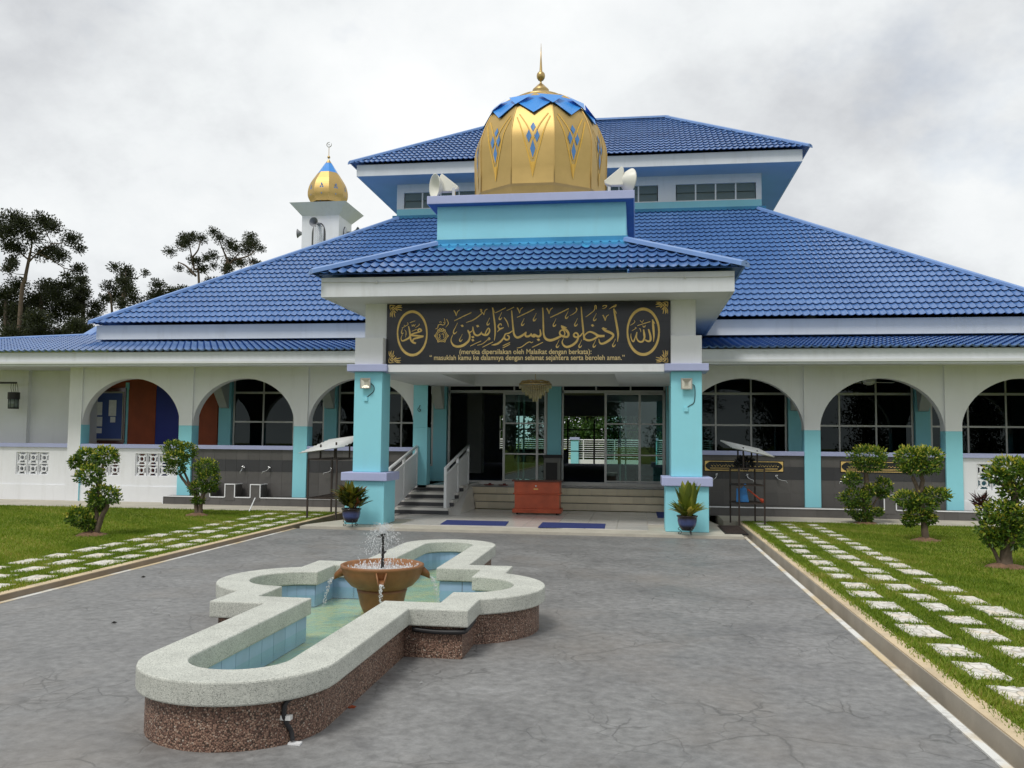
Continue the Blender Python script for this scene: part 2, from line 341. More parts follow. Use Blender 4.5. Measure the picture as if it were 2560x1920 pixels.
g = MB(); g.box(-40, -4.0, 2.05, 3.95, -.22, .006); g.box(4.0, 40, 2.05, 3.95, -.22, .006); struct('walkway', g, 'concrete')
# porch floor: concrete edge and glossy floor tiles
pf = MB(); pf.prism([(-4.20, -.95), (4.08, -.95), (4.08, -.40), (3.72, 2.04), (3.72, 3.9), (-3.72, 3.9), (-3.72, .9), (-4.20, -.60)], -.22, -.012)
porch_floor = struct('porch_floor', pf, 'concrete')
def slab(w_, d_, h_, bev=.003):
    m_ = MB(); m_.box(-w_/2, w_/2, -d_/2, d_/2, -h_, 0); return m_
tm = mesh('floor_tile', slab(.592, .592, .011), 'porch_tile')
for i in range(12):
    for j in range(8):
        x = -3.3+.6*i; y = .02+.6*j
        if y > 4.1 or (x < -2.0 and y > 2.1): continue
        if abs(abs(x)-3.11) < .62 and y < .75: continue
        inst('floor_tile', tm, (x, y, 0), porch_floor)
# ------------------------------------------------------------------ the mosque
YW, YI = 3.8, 6.0            # arcade front, window wall
PW = .358; BAY = 3.062
PX = [-3.24-BAY*k for k in range(4)]         # left edges of the left piers: beside porch, C, B, A
PXR = [2.93+BAY*k for k in range(5)]         # left edges of the right piers
ZS, ZT, ZSILL = 1.963, 3.45, 1.47
mosque = thing('mosque', 'white and pale blue mosque with blue tiled roofs, arcades and entrance porch', 'mosque', (0, 12, 0))
# -- arcade piers
arc = MB(); piers_c = MB()
for x in PX[:3]+PXR[1:]:
    p_ = MB(); p_.box(x, x+PW, YW, YW+.36, .0, ZS); part('pier', p_, 'cyan_paint', mosque, bevel=.008)
    p_ = MB(); p_.box(x+.001, x+PW-.001, YW+.001, YW+.36, ZS, ZT); part('pier_head', p_, 'white_paint', mosque)
p_ = MB(); p_.box(PX[0]+.001, PX[0]+PW-.001, YW-.002, YW+.362, ZS, ZT); part('pier_head', p_, 'cyan_paint', mosque)
p_ = MB(); p_.box(PXR[0], PXR[0]+PW, YW, YW+.36, 0, ZT); part('pier', p_, 'cyan_paint', mosque)
p_ = MB(); p_.box(PX[3], PX[3]+PW, YW, YW+.36, 0, ZT); part('pier', p_, 'white_paint', mosque)
p_ = MB(); p_.box(PX[3]+PW, PX[3]+PW+.006, YW+.002, YW+.362, 0, ZS); part('pier_side', p_, 'cyan_paint', mosque)
def arch(x0, x1):
    a = MB(); y0, y1 = YW+.05, YW+.30; cx = (x0+x1)/2; hw = (x1-x0)/2; N = 28
    prof = [(cx-hw*math.cos(math.pi*k/N), ZS+(3.165-ZS)*math.sin(math.pi*k/N)) for k in range(N+1)]
    for (xa, za), (xb, zb) in zip(prof, prof[1:]):
        a.quad((xa, y0, za), (xb, y0, zb), (xb, y0, ZT), (xa, y0, ZT)); a.quad((xb, y1, zb), (xa, y1, za), (xa, y1, ZT), (xb, y1, ZT)); a.quad((xa, y0, za), (xa, y1, za), (xb, y1, zb), (xb, y0, zb))
    return part('arch', a, 'white_paint', mosque)
bays_l = [(PX[k+1]+PW, PX[k]) for k in range(3)]; bays_r = [(PXR[k]+PW, PXR[k+1]) for k in range(4)]
for b in bays_l+bays_r: arch(*b)
# -- low walls under the sills
tile_g = mesh('wall_tile', (lambda m_: m_.box(-.148, .148, -.006, 0, -.148, .148))(MB()), 'grey_tile')
tile_d = mesh('wall_tile', (lambda m_: m_.box(-.148, .148, -.006, 0, -.148, .148))(MB()), 'dark_tile')
YL = YW+.07
def sill(x0, x1):
    s_ = MB(); s_.box(x0, x1, YL-.06, YL+.26, ZSILL-.10, ZSILL); part('sill', s_, 'lavender_paint', mosque, bevel=.006)
def wash_wall(x0, x1):
    a = MB(); a.box(x0, x1, YL+.006, YL+.2, .0, ZSILL-.10); wwall = part('wash_wall', a, 'grout', mosque)
    n = int(math.ceil((x1-x0)/.30)); 
    for i in range(n):
        wd = min(.30, x1-x0-.30*i)
        for zc, hh, me in ((.365, 1, tile_g), (.665, 1, tile_g), (.965, 1, tile_d), (1.25, .88, tile_g)):
            if zc == 1.25: zc, hh = 1.243, .86
            inst('wall_tile', me, (x0+.30*i+wd/2, YL+.006, zc-.0), wwall, scale=(wd/.30, 1, hh))
    sill(x0, x1); return wwall
def vent_block():
    m_ = MB(); h = .145; t = .016; y0, y1 = 0, .07
    for a in ((-h, h, -h, -h+t), (-h, h, h-t, h), (-h, -h+t, -h+t, h-t), (h-t, h, -h+t, h-t)): m_.box(a[0], a[1], y0, y1, a[2], a[3])
    N = 12
    for k in range(N):
        a0, a1 = 2*math.pi*k/N, 2*math.pi*(k+1)/N; ro, ri = .085, .055; q = []
        for y in (y0+.004, y1-.004):
            q += [(ro*math.cos(a0), y, ro*math.sin(a0)), (ro*math.cos(a1), y, ro*math.sin(a1)), (ri*math.cos(a1), y, ri*math.sin(a1)), (ri*math.cos(a0), y, ri*math.sin(a0))]
        m_.add(q, [(0, 1, 2, 3), (7, 6, 5, 4), (0, 4, 5, 1), (3, 2, 6, 7)])
    for sx in (-1, 1):
        for sz in (-1, 1): m_.beam((sx*.055, .035, sz*.055), (sx*.135, .035, sz*.135), .055, .024, (0, 1, 0))
    return mesh('vent_block', m_, 'white_paint')
VB = vent_block()
def parapet(x0, x1, centres):
    a = MB(); z0, z1 = .66, 1.24; hw = .47; ys = (YL, YL+.12)
    cur = x0
    for c in sorted(centres): a.box(cur, c-hw, *ys, z0, z1); cur = c+hw
    a.box(cur, x1, *ys, z0, z1); a.box(x0, x1, *ys, .40, z0); a.box(x0, x1, *ys, z1, ZSILL-.10); a.box(x0, x1, YL-.025, YL+.12, 0, .40)
    w_ = part('parapet_wall', a, 'white_paint', mosque)
    for c in centres:
        for i in (-1, 0, 1):
            for j in (0, 1): inst('vent_block', VB, (c+i*.315, YL+.015, .805+j*.29), w_)
    sill(x0, x1)
b = bays_l[2]; parapet(b[0], b[1], (b[0]+.62, b[1]-.72)); parapet(PX[3]-6, PX[3]-.002, (PX[3]-1.02, PX[3]-2.62, PX[3]-4.2))
for b in bays_l[:2]+bays_r[:2]: wash_wall(*b)
b = bays_r[2]; parapet(b[0], b[1], (b[0]+.78, b[1]-.62)); b = bays_r[3]; parapet(b[0], b[1], (b[0]+.7, b[1]-.7))
# -- ablution bench with stools and white edging
for x0, x1, stools in ((-9.50, -3.72, tuple(at(p_, 1235, Y=3.40).x for p_ in (501, 562.6, 626))), (3.75, 9.62, tuple(at(p_, 1250, Y=3.40).x for p_ in (2210.5,)))):
    a = MB(); a.box(x0, x1, 3.41, YW-.001, .0, .195); bench = part('ablution_bench', a, 'grout', mosque)
    n = int((x1-x0)/.30)
    for i in range(n+1):
        wd = min(.30, x1-x0-.3*i)
        if wd < .03: continue
        inst('bench_tile', tile_g, (x0+.3*i+wd/2, 3.41, .098), bench, scale=(wd/.3, 1, .62))
        o = inst('bench_tile', tile_g, (x0+.3*i+wd/2, 3.61, .195), bench, rot=(R(-90), 0, 0), scale=(wd/.3, 1, 1.24))
    e = MB(); cx_ = x0
    for sx in sorted(stools): e.box(cx_, sx-.012, 3.39, 3.415, .188, .212); cx_ = sx+.262
    e.box(cx_, x1, 3.39, 3.415, .188, .212); e.box(x0-.012, x0+.012, 3.39, 3.403, .0, .188); part('edge_trim', e, 'white_paint', bench)
    for sx in stools:
        a = MB(); a.box(sx, sx+.25, 3.396, 3.80, .12, .52); st = part('foot_stool', a, 'grey_tile', mosque)
        e = MB(); e.box(sx-.012, sx+.262, 3.382, 3.41, .508, .532); e.box(sx+.244, sx+.264, 3.41, 3.80, .508, .532)
        e.box(sx-.012, sx+.010, 3.384, 3.403, .2, .508); e.box(sx+.240, sx+.262, 3.384, 3.403, .2, .508); part('edge_trim', e, 'white_paint', st)
# -- taps on the wash walls
def tap(x, z_, swing):
    a = MB(); y = YL; a.tube([(x, y, z_), (x, y-.02, z_)], .028, 10); a.tube([(x, y-.02, z_), (x, y-.09, z_)], .014, 8); a.tube([(x, y-.085, z_), (x, y-.085, z_+.03)], .016, 8)
    a.beam((x-.03, y-.085, z_+.034), (x+.03, y-.085, z_+.034), .014, .01)
    sg = -1 if swing < 0 else 1; a.tube([tuple(p) for p in catmull([(x, y-.085, z_-.01), (x+sg*.02, y-.09, z_-.05), (x+swing*.5, y-.10, z_-.085), (x+swing*.9, y-.10, z_-.10), (x+swing, y-.10, z_-.15)], 4)], .0095, 6)
    part('tap', a, 'chrome', mosque, True)
S9 = 400/2212
for q, s_ in (((380+1275*S9, 1060+600*S9), -.06), ((380+1630*S9, 1060+605*S9), -.16), ((720+612*.1808, 1060+622*.1808), -.20), ((1700+630*.1447, 1060+880*.1447), -.09), ((1700+1155*.1447, 1060+890*.1447), .14), ((1700+1665*.1447, 1060+905*.1447), .22), ((2060+215*.241, 1080+470*.241), -.14)):
    v = at(*q, Y=YL); tap(v.x, v.z, s_)
# -- window wall: inner pilasters, windows, doors
def panes(x0, x1, z0, z1, cols, zbars, mat='tinted_glass', y=YI+.06, fw_=.05):
    a = MB(); zz = [z0]+list(zbars)+[z1]; cw = (x1-x0)/cols
    a.box(x0, x0+fw_, y-.03, y+.03, z0, z1); a.box(x1-fw_, x1, y-.03, y+.03, z0, z1)
    for i in range(1, cols): a.box(x0+cw*i-fw_*.4, x0+cw*i+fw_*.4, y-.028, y+.028, z0, z1)
    for j, zb in enumerate(zz): h = .025 if j not in (1, 2) else (.022 if j == 1 and len(zbars) > 1 else .03); a.box(x0, x1, y-.026, y+.026, zb-h, zb+h)
    fr = part('window_frame', a, 'aluminium', mosque)
    for i in range(cols):
        for j in range(len(zz)-1):
            g_ = MB(); g_.box(x0+cw*i+.01, x0+cw*(i+1)-.01, y-.004, y+.004, zz[j]+.01, zz[j+1]-.01); part('pane', g_, mat, fr)
ZTR, ZMID = 2.92, 2.11        # transom and middle bar
for b in bays_l[:2]+bays_r:
    panes(b[0]+.02, b[1]-.02, .98, 3.40, 3, (ZMID, ZTR))
    a = MB(); a.box(b[0], b[1], YI+.02, YI+.12, .56, .955); part('window_apron', a, 'cyan_paint', mosque)
for x in PX[:3]+PXR:
    a = MB(); a.box(x, x+PW, YI-.06, YI+.25, .5, 3.45); part('pilaster', a, 'cyan_paint', mosque)
    a = MB()
    for sx in (-1, 1):                       # corbel brackets under the verandah ceiling
        x0 = x+PW/2+sx*.02
    a.add([(x+.06, YI-.065, 2.48), (x+PW-.06, YI-.065, 2.48), (x+PW-.06, YI-.065, 3.45), (x+.0, YI-.065, 3.45), (x+.06, YI-.16, 2.5), (x+PW-.06, YI-.16, 2.5), (x+PW-.06, YI-.9, 3.45), (x+.0, YI-.9, 3.45)], [(0, 3, 2, 1), (4, 5, 6, 7), (0, 1, 5, 4), (0, 4, 7, 3), (1, 2, 6, 5)]); part('bracket', a, 'soffit_paint', mosque)
a = MB(); a.box(-14.2, -9.38, YI, YI+.2, .5, 3.45); part('lobby_wall', a, 'door_brown', mosque)
# left bay: notice board, doors and blue panel
def flat(name, px0, px1, z0, z1, mat, y, th=.04, parent=mosque):
    x0, x1 = at(px0, 1080, Y=y).x, at(px1, 1080, Y=y).x; a = MB(); a.box(x0, x1, y-th, y, z0, z1); return part(name, a, mat, parent)
for (n_, p0, p1, z0, z1, m_) in (('cyan_post', 312, 320, .5, 3.2, 'cyan_paint'), ('blue_panel', 390, 447, .5, 3.2, 'panel_blue'), ('timber_door', 321, 389, .5, 3.0, 'door_brown'), ('timber_door', 494, 544, .5, 3.3, 'door_brown')):
    flat(n_, p0, p1, z0, z1, m_, YI-.001 if p0 < 480 else YI-.005)
nb = thing('notice_board', 'blue notice board in dark wood frame with pinned papers under the arch', 'notice board', (at(265, 1100, Y=YI-.08).x, YI-.08, 1.7))
def fbox(name, px0, py0, px1, py1, y, th, mat, parent):
    A, B = at(px0, py0, Y=y), at(px1, py1, Y=y); a = MB(); a.box(A.x, B.x, y-th, y, B.z, A.z); return part(name, a, mat, parent)
fbox('frame', 222, 970, 311, 1107, YI-.05, .03, 'wood_top', nb); fbox('inner_frame', 230, 979, 306, 1101, YI-.081, .016, 'lamp_grey', nb); fbox('board', 233, 983, 303, 1097, YI-.085, .02, 'board_blue', nb)
for q in ((236, 1005, 255, 1038), (237, 1042, 255, 1066), (236, 1070, 254, 1083), (273, 1000, 290, 1040), (276, 1042, 288, 1056)): fbox('paper', *q, YI-.108, .004, 'paper', nb)
# entrance doors (sliding glass) between the pilasters
zsl, zdt = .57, 2.93
mid = (at(1369, 1080, Y=YI).x, at(1403, 1080, Y=YI).x)
a = MB(); a.box(mid[0], mid[1], YI-.06, YI+.25, .5, 3.45); part('pilaster', a, 'cyan_paint', mosque)
xl, xr = PX[0]+PW, PXR[0]
def door_set(x0, x1, leaf0, leaf1, muls, nm):
    y = YI+.06; a = MB(); a.box(x0, x0+.05, y-.04, y+.04, zsl, 3.4); a.box(x1-.05, x1, y-.04, y+.04, zsl, 3.4); a.box(x0, x1, y-.04, y+.04, zdt, zdt+.07); a.box(x0, x1, y-.04, y+.06, zsl-.01, zsl+.02)
    for k in (1, 2): a.box(x0+(x1-x0)*k/3-.02, x0+(x1-x0)*k/3+.02, y-.038, y+.038, zdt+.07, 3.4)
    fr = part('door_frame', a, 'aluminium', mosque); g_ = MB(); g_.box(x0+.05, x1-.05, y-.004, y+.004, zdt+.07, 3.4); part('pane', g_, 'tinted_glass', fr)
    a = MB(); y2 = y-.06
    for m_ in [leaf0, leaf1]+muls: a.box(m_-.03, m_+.03, y2-.02, y2+.02, zsl+.02, zdt)
    for zb in (zsl+.05, 1.31, 2.12, zdt-.03): a.box(leaf0+.03, leaf1-.03, y2-.018, y2+.018, zb-.018, zb+.018)
    lf = part('sliding_door', a, 'aluminium', mosque); ms = sorted([leaf0, leaf1]+muls); zz = [zsl+.05, 1.31, 2.12, zdt-.03]
    for i in range(len(ms)-1):
        for j in range(3): g_ = MB(); g_.box(ms[i]+.02, ms[i+1]-.02, y2-.004, y2+.004, zz[j], zz[j+1]); part('pane', g_, 'glass', lf)
    a = MB(); y3 = y+.05
    for m_ in (leaf0+.38, leaf0+.52): a.box(m_-.02, m_+.02, y3-.02, y3+.02, zsl+.02, zdt)
    part('door_stile', a, 'aluminium', mosque)
px2x = lambda p: at(p, 1080, Y=YI).x
door_set(xl+.03, mid[0]-.01, px2x(1260), mid[0]-.06, [px2x(1343)], 'l'); door_set(mid[1]+.01, xr-.01, px2x(1514), xr-.06, [px2x(1599)], 'r')
# -- raised floors and steps
a = MB(); a.box(-30, -3.24+PW, YL+.2, YI+.3, .0, .56); a.box(PXR[0], 30, YL+.2, YI+.3, 0, .56); part('verandah_floor', a, 'grey_tile', mosque)
a = MB(); a.box(-2.88, PXR[0], 4.72, YI+.1, .0, .5); a.box(-2.88, PXR[0], YI, 26.3, .3, .565); part('landing', a, 'porch_tile', mosque)
a = MB(); a.box(-13, 13, YI+.32, 26.2, .3, .57); part('prayer_carpet', a, 'carpet', mosque)
rt = mesh('step_tile', (lambda m_: m_.box(-.147, .147, -.006, 0, -.079, .079))(MB()), 'cream_tile')
steps = MB()
for k in range(3): steps.box(-1.72-.10*k, PXR[0]-.02, 4.12+.30*k, 4.90, .0, .166*(k+1)-(.002 if k == 2 else 0))
sp = part('entrance_steps', steps, 'cream_tile', mosque)
for k in range(3):
    x = -1.72-.10*k; n = 0
    while x < PXR[0]-.04:
        wd = min(.30, PXR[0]-.02-x); inst('step_tile', rt, (x+wd/2, 4.12+.3*k, .166*k+.083), sp, scale=(wd/.30*.99, 1, 1.0)); x += .30
    nz = MB(); nz.box(-1.72-.1*k, PXR[0]-.02, 4.12+.3*k-.012, 4.12+.3*k+.05, .166*(k+1)-.006, .166*(k+1)+.004); part('nosing', nz, 'dark_tile', sp)
# left side stair with dark bands
for k in range(4):
    y0 = 2.12+.56*k; z0 = .14*k; a = MB(); a.box(-3.3, -1.98, y0, 4.9 if k < 3 else YL+2.1, z0, z0+.14); so = part('side_step', a, 'porch_tile', mosque)
    a = MB(); a.box(-3.302, -1.96, y0-.006, y0, z0+.002, z0+.085); part('riser_band', a, 'dark_tile', so)
a = MB(); a.add([(-1.978, 2.12, 0), (-1.978, 4.8, 0), (-1.978, 4.8, .56), (-1.978, 4.36, .56), (-1.72, 2.2, 0), (-1.72, 4.1, 0), (-1.93, 4.8, .5), (-1.93, 4.3, .5)], [(0, 3, 2, 1), (0, 4, 7, 3), (4, 5, 6, 7), (3, 7, 6, 2)]); part('stair_cheek', a, 'porch_tile', mosque)
# -- ceilings
a = MB(); a.box(-30, -3.3, 2.72, YI+.3, ZT, ZT+.06); a.box(3.3, 30, 2.72, YI+.3, ZT, ZT+.06); part('verandah_ceiling', a, 'soffit_paint', mosque)
a = MB(); CX, CY0, CY1 = 1.75, .22, 3.95
a.box(-3.2, -CX, -.04, 4.2, 2.99, 3.12); a.box(CX, 3.2, -.04, 4.2, 2.99, 3.12); a.box(-CX, CX, -.04, CY0, 2.99, 3.12); a.box(-CX, CX, CY1, 4.2, 2.99, 3.12)
a.box(-CX-.05, -CX, CY0, CY1, 3.12, 3.4); a.box(CX, CX+.05, CY0, CY1, 3.12, 3.4); a.box(-CX, CX, CY1, CY1+.05, 3.12, 3.4); a.box(-CX-.05, CX+.05, CY0-.05, CY1+.05, 3.4, 3.45); part('porch_ceiling', a, 'soffit_paint', mosque)
a = MB(); a.box(-3.3, 3.3, 4.2, YI+.3, 3.42, 3.48); a.box(-3.3, 3.3, 4.2, 4.25, 2.992, 3.42); part('lobby_ceiling', a, 'soffit_paint', mosque)
# -- porch columns
for cx in (-3.11, 3.11):
    a = MB(); a.box(cx-.398, cx+.398, -.398, .398, -.01, .84); part('pedestal', a, 'cyan_paint', mosque, bevel=.012)
    a = MB(); a.box(cx-.466, cx+.466, -.466, .466, .84, 1.005); part('pedestal_cap', a, 'lavender_paint', mosque, bevel=.012)
    a = MB(); a.box(cx-.2875, cx+.2875, -.2875, .2875, 1.005, 2.998); part('column_shaft', a, 'cyan_paint', mosque, bevel=.012)
    a = MB(); a.box(cx-.409, cx+.409, -.409, .409, 2.998, 3.138); part('column_cap', a, 'lavender_paint', mosque, bevel=.01)
    a = MB(); a.box(cx-.2875, cx+.2875, -.2875, .2875, 3.138, 3.68); part('column_head', a, 'white_paint', mosque, bevel=.008)
a = MB(); a.box(-2.70, 2.70, -.34, .2, 2.985, 3.13); part('beam_lip', a, 'white_paint', mosque, bevel=.006)
a = MB(); a.box(-3.27, 3.30, -.05, .25, 3.13, 4.43); a.box(-3.27, -3.02, .25, 5.6, 3.13, 4.43); a.box(3.05, 3.30, .25, 5.6, 3.13, 4.43); part('porch_upper_wall', a, 'white_paint', mosque)
# ------------------------------------------------------------------ roofs
def tiled(name, o, u, v, W, Ls, clips, pitch=.183, row=.35, seg=7, mat='roof_blue', parent=mosque, amp=.042, step=.034, kind='stuff', row0=0):
    u, v, o = (Vector(q) for q in (u, v, o)); u.normalize(); v.normalize(); nn = u.cross(v).normalized()
    nt_ = int(math.ceil(W/pitch)); nr = int(math.ceil(Ls/row))
    fr = [k/seg for k in range(seg)]; us = np.array([(i+f) for i in range(nt_) for f in fr]+[nt_])*pitch
    hh = amp*(1-np.abs(np.sin(math.pi*us/pitch))**.75); n = len(us); V = []; F = []
    O, U, Vv, Nn = (np.array(q) for q in (o, u, v, nn))
    for r in range(row0, nr):
        v0, v1 = r*row, (r+1)*row+.062 if (r+1)*row+.062 < Ls+.06 else Ls; b = len(V)
        A = O+np.outer(us, U)+Vv*v0+np.outer(hh+step, Nn); B = O+np.outer(us, U)+Vv*v1+np.outer(hh*.92-.006, Nn); C_ = O+np.outer(us, U)+Vv*(v0+.045)+np.outer(hh-.004, Nn)
        V += list(map(tuple, A))+list(map(tuple, B))+list(map(tuple, C_))+list(map(tuple, A))
        for i in range(n-1): F += [(b+i, b+i+1, b+n+i+1, b+n+i), (b+2*n+i, b+2*n+i+1, b+3*n+i+1, b+3*n+i)]
    me = bpy.data.meshes.new(name); me.from_pydata(V, [], F); me.materials.append(M[mat])
    if clips:
        bm = bmesh.new(); bm.from_mesh(me)
        for co, no in clips: bmesh.ops.bisect_plane(bm, geom=bm.verts[:]+bm.edges[:]+bm.faces[:], plane_co=co, plane_no=no, clear_outer=True, dist=1e-5)
        bm.to_mesh(me); bm.free()
    me.polygons.foreach_set('use_smooth', [True]*len(me.polygons)); me.update()
    ob = bpy.data.objects.new(name, me); put(ob, parent)
    if kind: ob['kind'] = kind
    return ob
def hipclip(c, a, b, top):                   # clips a roof plane at the vertical planes through its two hips
    cl = []
    for (p, q, sgn) in ((c[0], a, 1), (c[1], b, -1)):
        d = Vector((q[0]-p[0], q[1]-p[1], 0)); n = Vector((-d.y, d.x, 0))*sgn; cl.append((Vector(p), n))
    return cl
def hip_roof(tag_, e, t, seg_front=7, seg_side=3, front_mat='roof_blue', back=True, skip_front=False):
    """e = eave corners (FL, FR, BR, BL), t = matching upper corners."""
    e = [Vector(q) for q in e]; t = [Vector(q) for q in t]; res = []
    for i, j in ((0, 1), (1, 2), (2, 3), (3, 0)):
        if (i == 2 and not back) or (i == 0 and skip_front): res.append(None); continue
        u = (e[j]-e[i]); W = u.length; u.normalize(); s = t[i]-e[i]; v = s-u*s.dot(u); Ls = v.length; 
        out_ = Vector((-(t[i]-e[i]).y, (t[i]-e[i]).x, 0)); out2 = Vector(((t[j]-e[j]).y, -(t[j]-e[j]).x, 0))
        # keep the side that holds the middle of the eave
        mid_ = (e[i]+e[j])/2+v*.1; cl = []
        for p, n in ((e[i], out_), (e[j], out2)):
            if (mid_-p).dot(n) > 0: n = -n
            cl.append((p, n))
        res.append(tiled('roof_tiles', e[i], u, v, W, Ls, cl, seg=seg_front if i == 0 else seg_side, mat=front_mat if i == 0 else 'roof_blue'))
    return res
def ridge(a, b, w_=.26, mat='ridge_blue', lift=.05):
    a, b = Vector(a), Vector(b); d = (b-a).normalized(); s = d.cross(Vector((0, 0, 1))).normalized()*w_/2; n = s.cross(d).normalized(); m_ = MB()
    pr = [(-1, -.06), (-.9, .015), (-.25, .05), (.25, .05), (.9, .015), (1, -.06)]
    V = [p+s*x+n*0+Vector((0, 0, lift+h)) for p in (a, b) for x, h in pr]; k = len(pr)
    m_.add(V, [(i, i+1, k+i+1, k+i) for i in range(k-1)]+[tuple(range(k-1, -1, -1)), tuple(range(k, 2*k))]); return part('ridge_cap', m_, mat, mosque)
# upper roof over the clerestory
XU, YU0, YU1, ZU = 7.72, 11.70, 20.58, 11.22
RU = 3.3; ZR = 14.02; YM = (YU0+YU1)/2
ue = [(-XU, YU0, ZU), (XU, YU0, ZU), (XU, YU1, ZU), (-XU, YU1, ZU)]; ut = [(-RU, YM, ZR), (RU, YM, ZR), (RU, YM, ZR), (-RU, YM, ZR)]
hip_roof('upper', ue, ut, 7, 3)
for a_, b_ in ((ue[0], ut[0]), (ue[1], ut[1]), (ue[2], ut[2]), (ue[3], ut[3]), (ut[0], ut[1])): ridge(a_, b_)
a = MB(); x, y0, y1 = 7.50, 11.85, 20.42
a.box(-x, x, y0, y0+.06, 10.80, 11.20); a.box(-x, x, y1-.06, y1, 10.80, 11.20); a.box(-x, -x+.06, y0+.06, y1-.06, 10.80, 11.2); a.box(x-.06, x, y0+.06, y1-.06, 10.80, 11.2); part('fascia', a, 'fascia_paint', mosque)
a = MB(); a.box(-x+.06, x-.06, y0+.06, y1-.06, 10.81, 10.85); part('soffit', a, 'soffit_blue', mosque)
XC, YC0, YC1 = 6.36, 13.0, 19.3
a = MB(); a.box(-XC, XC, YC0, YC0+.2, 9.0, 9.90); a.box(-XC, -XC+.2, YC0+.2, YC1, 9., 10.82); a.box(XC-.2, XC, YC0+.2, YC1, 9., 10.82); a.box(-XC, XC, YC1, YC1+.2, 9., 10.82); part('clerestory_wall', a, 'cyan_wall', mosque)
wins = [(-6.07, -3.10), (-2.72, .25), (.62, 3.28), (3.52, 6.17)]; wins = [(-6.10, -3.42), (-2.90, -.22), (.22, 2.90), (3.50, 6.18)]
zw0, zw1 = 9.93, 10.50
a = MB(); a.box(-XC, XC, YC0-.002, YC0+.2, zw1, 10.82); cur = -XC
for x0, x1 in wins: a.box(cur, x0, YC0-.002, YC0+.2, 9.90, zw1); cur = x1
a.box(cur, XC, YC0-.002, YC0+.2, 9.90, zw1); a.box(-XC, XC, YC0-.004, YC0+.2, 9.90, zw0); cw_ = part('clerestory_band', a, 'white_paint', mosque)
for x0, x1 in wins:
    cwid = (x1-x0)/4
    for k in range(1, 4): a = MB(); a.box(x0+cwid*k-.025, x0+cwid*k+.025, YC0+.03, YC0+.07, zw0, zw1); part('louvre_mullion', a, 'rail_white', mosque)
    for k in range(4):
        for h in range(2):
            z0 = zw0+(zw1-zw0)*h/2; z1 = zw0+(zw1-zw0)*(h+1)/2+.012; m_ = MB(); xa, xb = x0+cwid*k+.025, x0+cwid*(k+1)-.025
            m_.add([(xa, YC0+.03, z0), (xb, YC0+.03, z0), (xb, YC0+.085, z1), (xa, YC0+.085, z1), (xa, YC0+.036, z0), (xb, YC0+.036, z0), (xb, YC0+.091, z1), (xa, YC0+.091, z1)], [(0, 1, 2, 3), (4, 7, 6, 5), (0, 4, 5, 1), (3, 2, 6, 7)]); part('louvre', m_, 'louvre_glass', mosque)
a = MB(); a.box(-XC+.2, XC-.2, YC0+.2, YC1, 9.6, 9.65); part('clerestory_floor', a, 'interior_ceiling', mosque)
# main roof
XM, YM0, YM1, ZM = 13.12, 5.5, 26.8, 4.83
zt2 = ZM+.66*(YC0-YM0)
me_ = [(-XM, YM0, ZM), (XM, YM0, ZM), (XM, YM1, ZM), (-XM, YM1, ZM)]; k_ = 7.0
mt = [(-XM+k_-.15, YM0+k_+.35, 9.52), (XM-k_+.15, YM0+k_+.35, 9.52), (XM-k_+.15, YM1-k_, 9.52), (-XM+k_-.15, YM1-k_, 9.52)]
mt = [(-6.22, 12.62, 9.45), (6.22, 12.62, 9.45), (6.22, 19.7, 9.45), (-6.22, 19.7, 9.45)]
hip_roof('main', me_, mt, 7, 2)
for i in range(4): ridge(me_[i], mt[i])
a = MB(); a.add([(-XC-.14, YC0-.22, 9.40), (XC+.14, YC0-.22, 9.40), (XC+.14, YC0-.02, 9.52), (-XC-.14, YC0-.02, 9.52), (-XC-.14, YC0-.02, 9.585), (XC+.14, YC0-.02, 9.585), (XC+.14, YC0+.1, 9.3), (-XC-.14, YC0+.1, 9.3)], [(0, 1, 2, 3), (3, 2, 5, 4), (0, 7, 6, 1)]); a.box(-XC-.13, XC+.13, YC0-.10, YC0-.012, 9.2, 9.65); part('flashing', a, 'flashing_blue', mosque)
a = MB(); x, y0, y1 = XM-.14, YM0+.17, YM1-.17
for q in ((-x, x, y0, y0+.06), (-x, x, y1-.06, y1), (-x, -x+.06, y0+.06, y1-.06), (x-.06, x, y0+.06, y1-.06)): a.box(*q, 4.40, 4.80)
part('fascia', a, 'fascia_paint', mosque)
a = MB(); a.box(-x+.06, x-.06, y0+.06, y1-.06, 4.41, 4.45); part('soffit', a, 'soffit_paint', mosque)
# lower verandah roof, wrapping to a wing on the left
SL = .18; ZE = 3.74; YE = 2.66; xl_, xr_ = -22.4, 22.4
pl = Vector((0, 1, SL)).normalized(); Lr = 6.9
c1 = (Vector((xl_, YE, ZE)), Vector((-1, 1, 0))); c2 = (Vector((xr_, YE, ZE)), Vector((1, 1, 0)))
tiled('roof_tiles', (xl_, YE, ZE), (1, 0, 0), pl, xr_-xl_, Lr, [c1, c2], seg=6)
hz = ZE+SL*6.64; hp = (xl_+6.64, YE+6.64, hz); ridge((xl_, YE, ZE), hp, .3)
p2_ = at(247, 822, Y=10.6); a = MB(); a.add([hp, (p2_.x, 10.6, p2_.z), (p2_.x+2, 10.6, p2_.z), (-13.0, 9.3, hz)], [(0, 3, 2, 1)]); part('wing_roof', a, 'roof_blue', mosque); ridge(hp, (p2_.x, 10.6, p2_.z), .3)
a = MB(); a.add([(xl_, YE, ZE), hp, (hp[0], 20, hz), (xl_, 24, ZE)], [(0, 3, 2, 1)]); part('wing_roof', a, 'roof_blue', mosque)
a = MB(); a.box(xl_+.2, xr_-.2, YE+.10, YE+.16, 3.40, 3.735); part('fascia', a, 'fascia_paint', mosque)
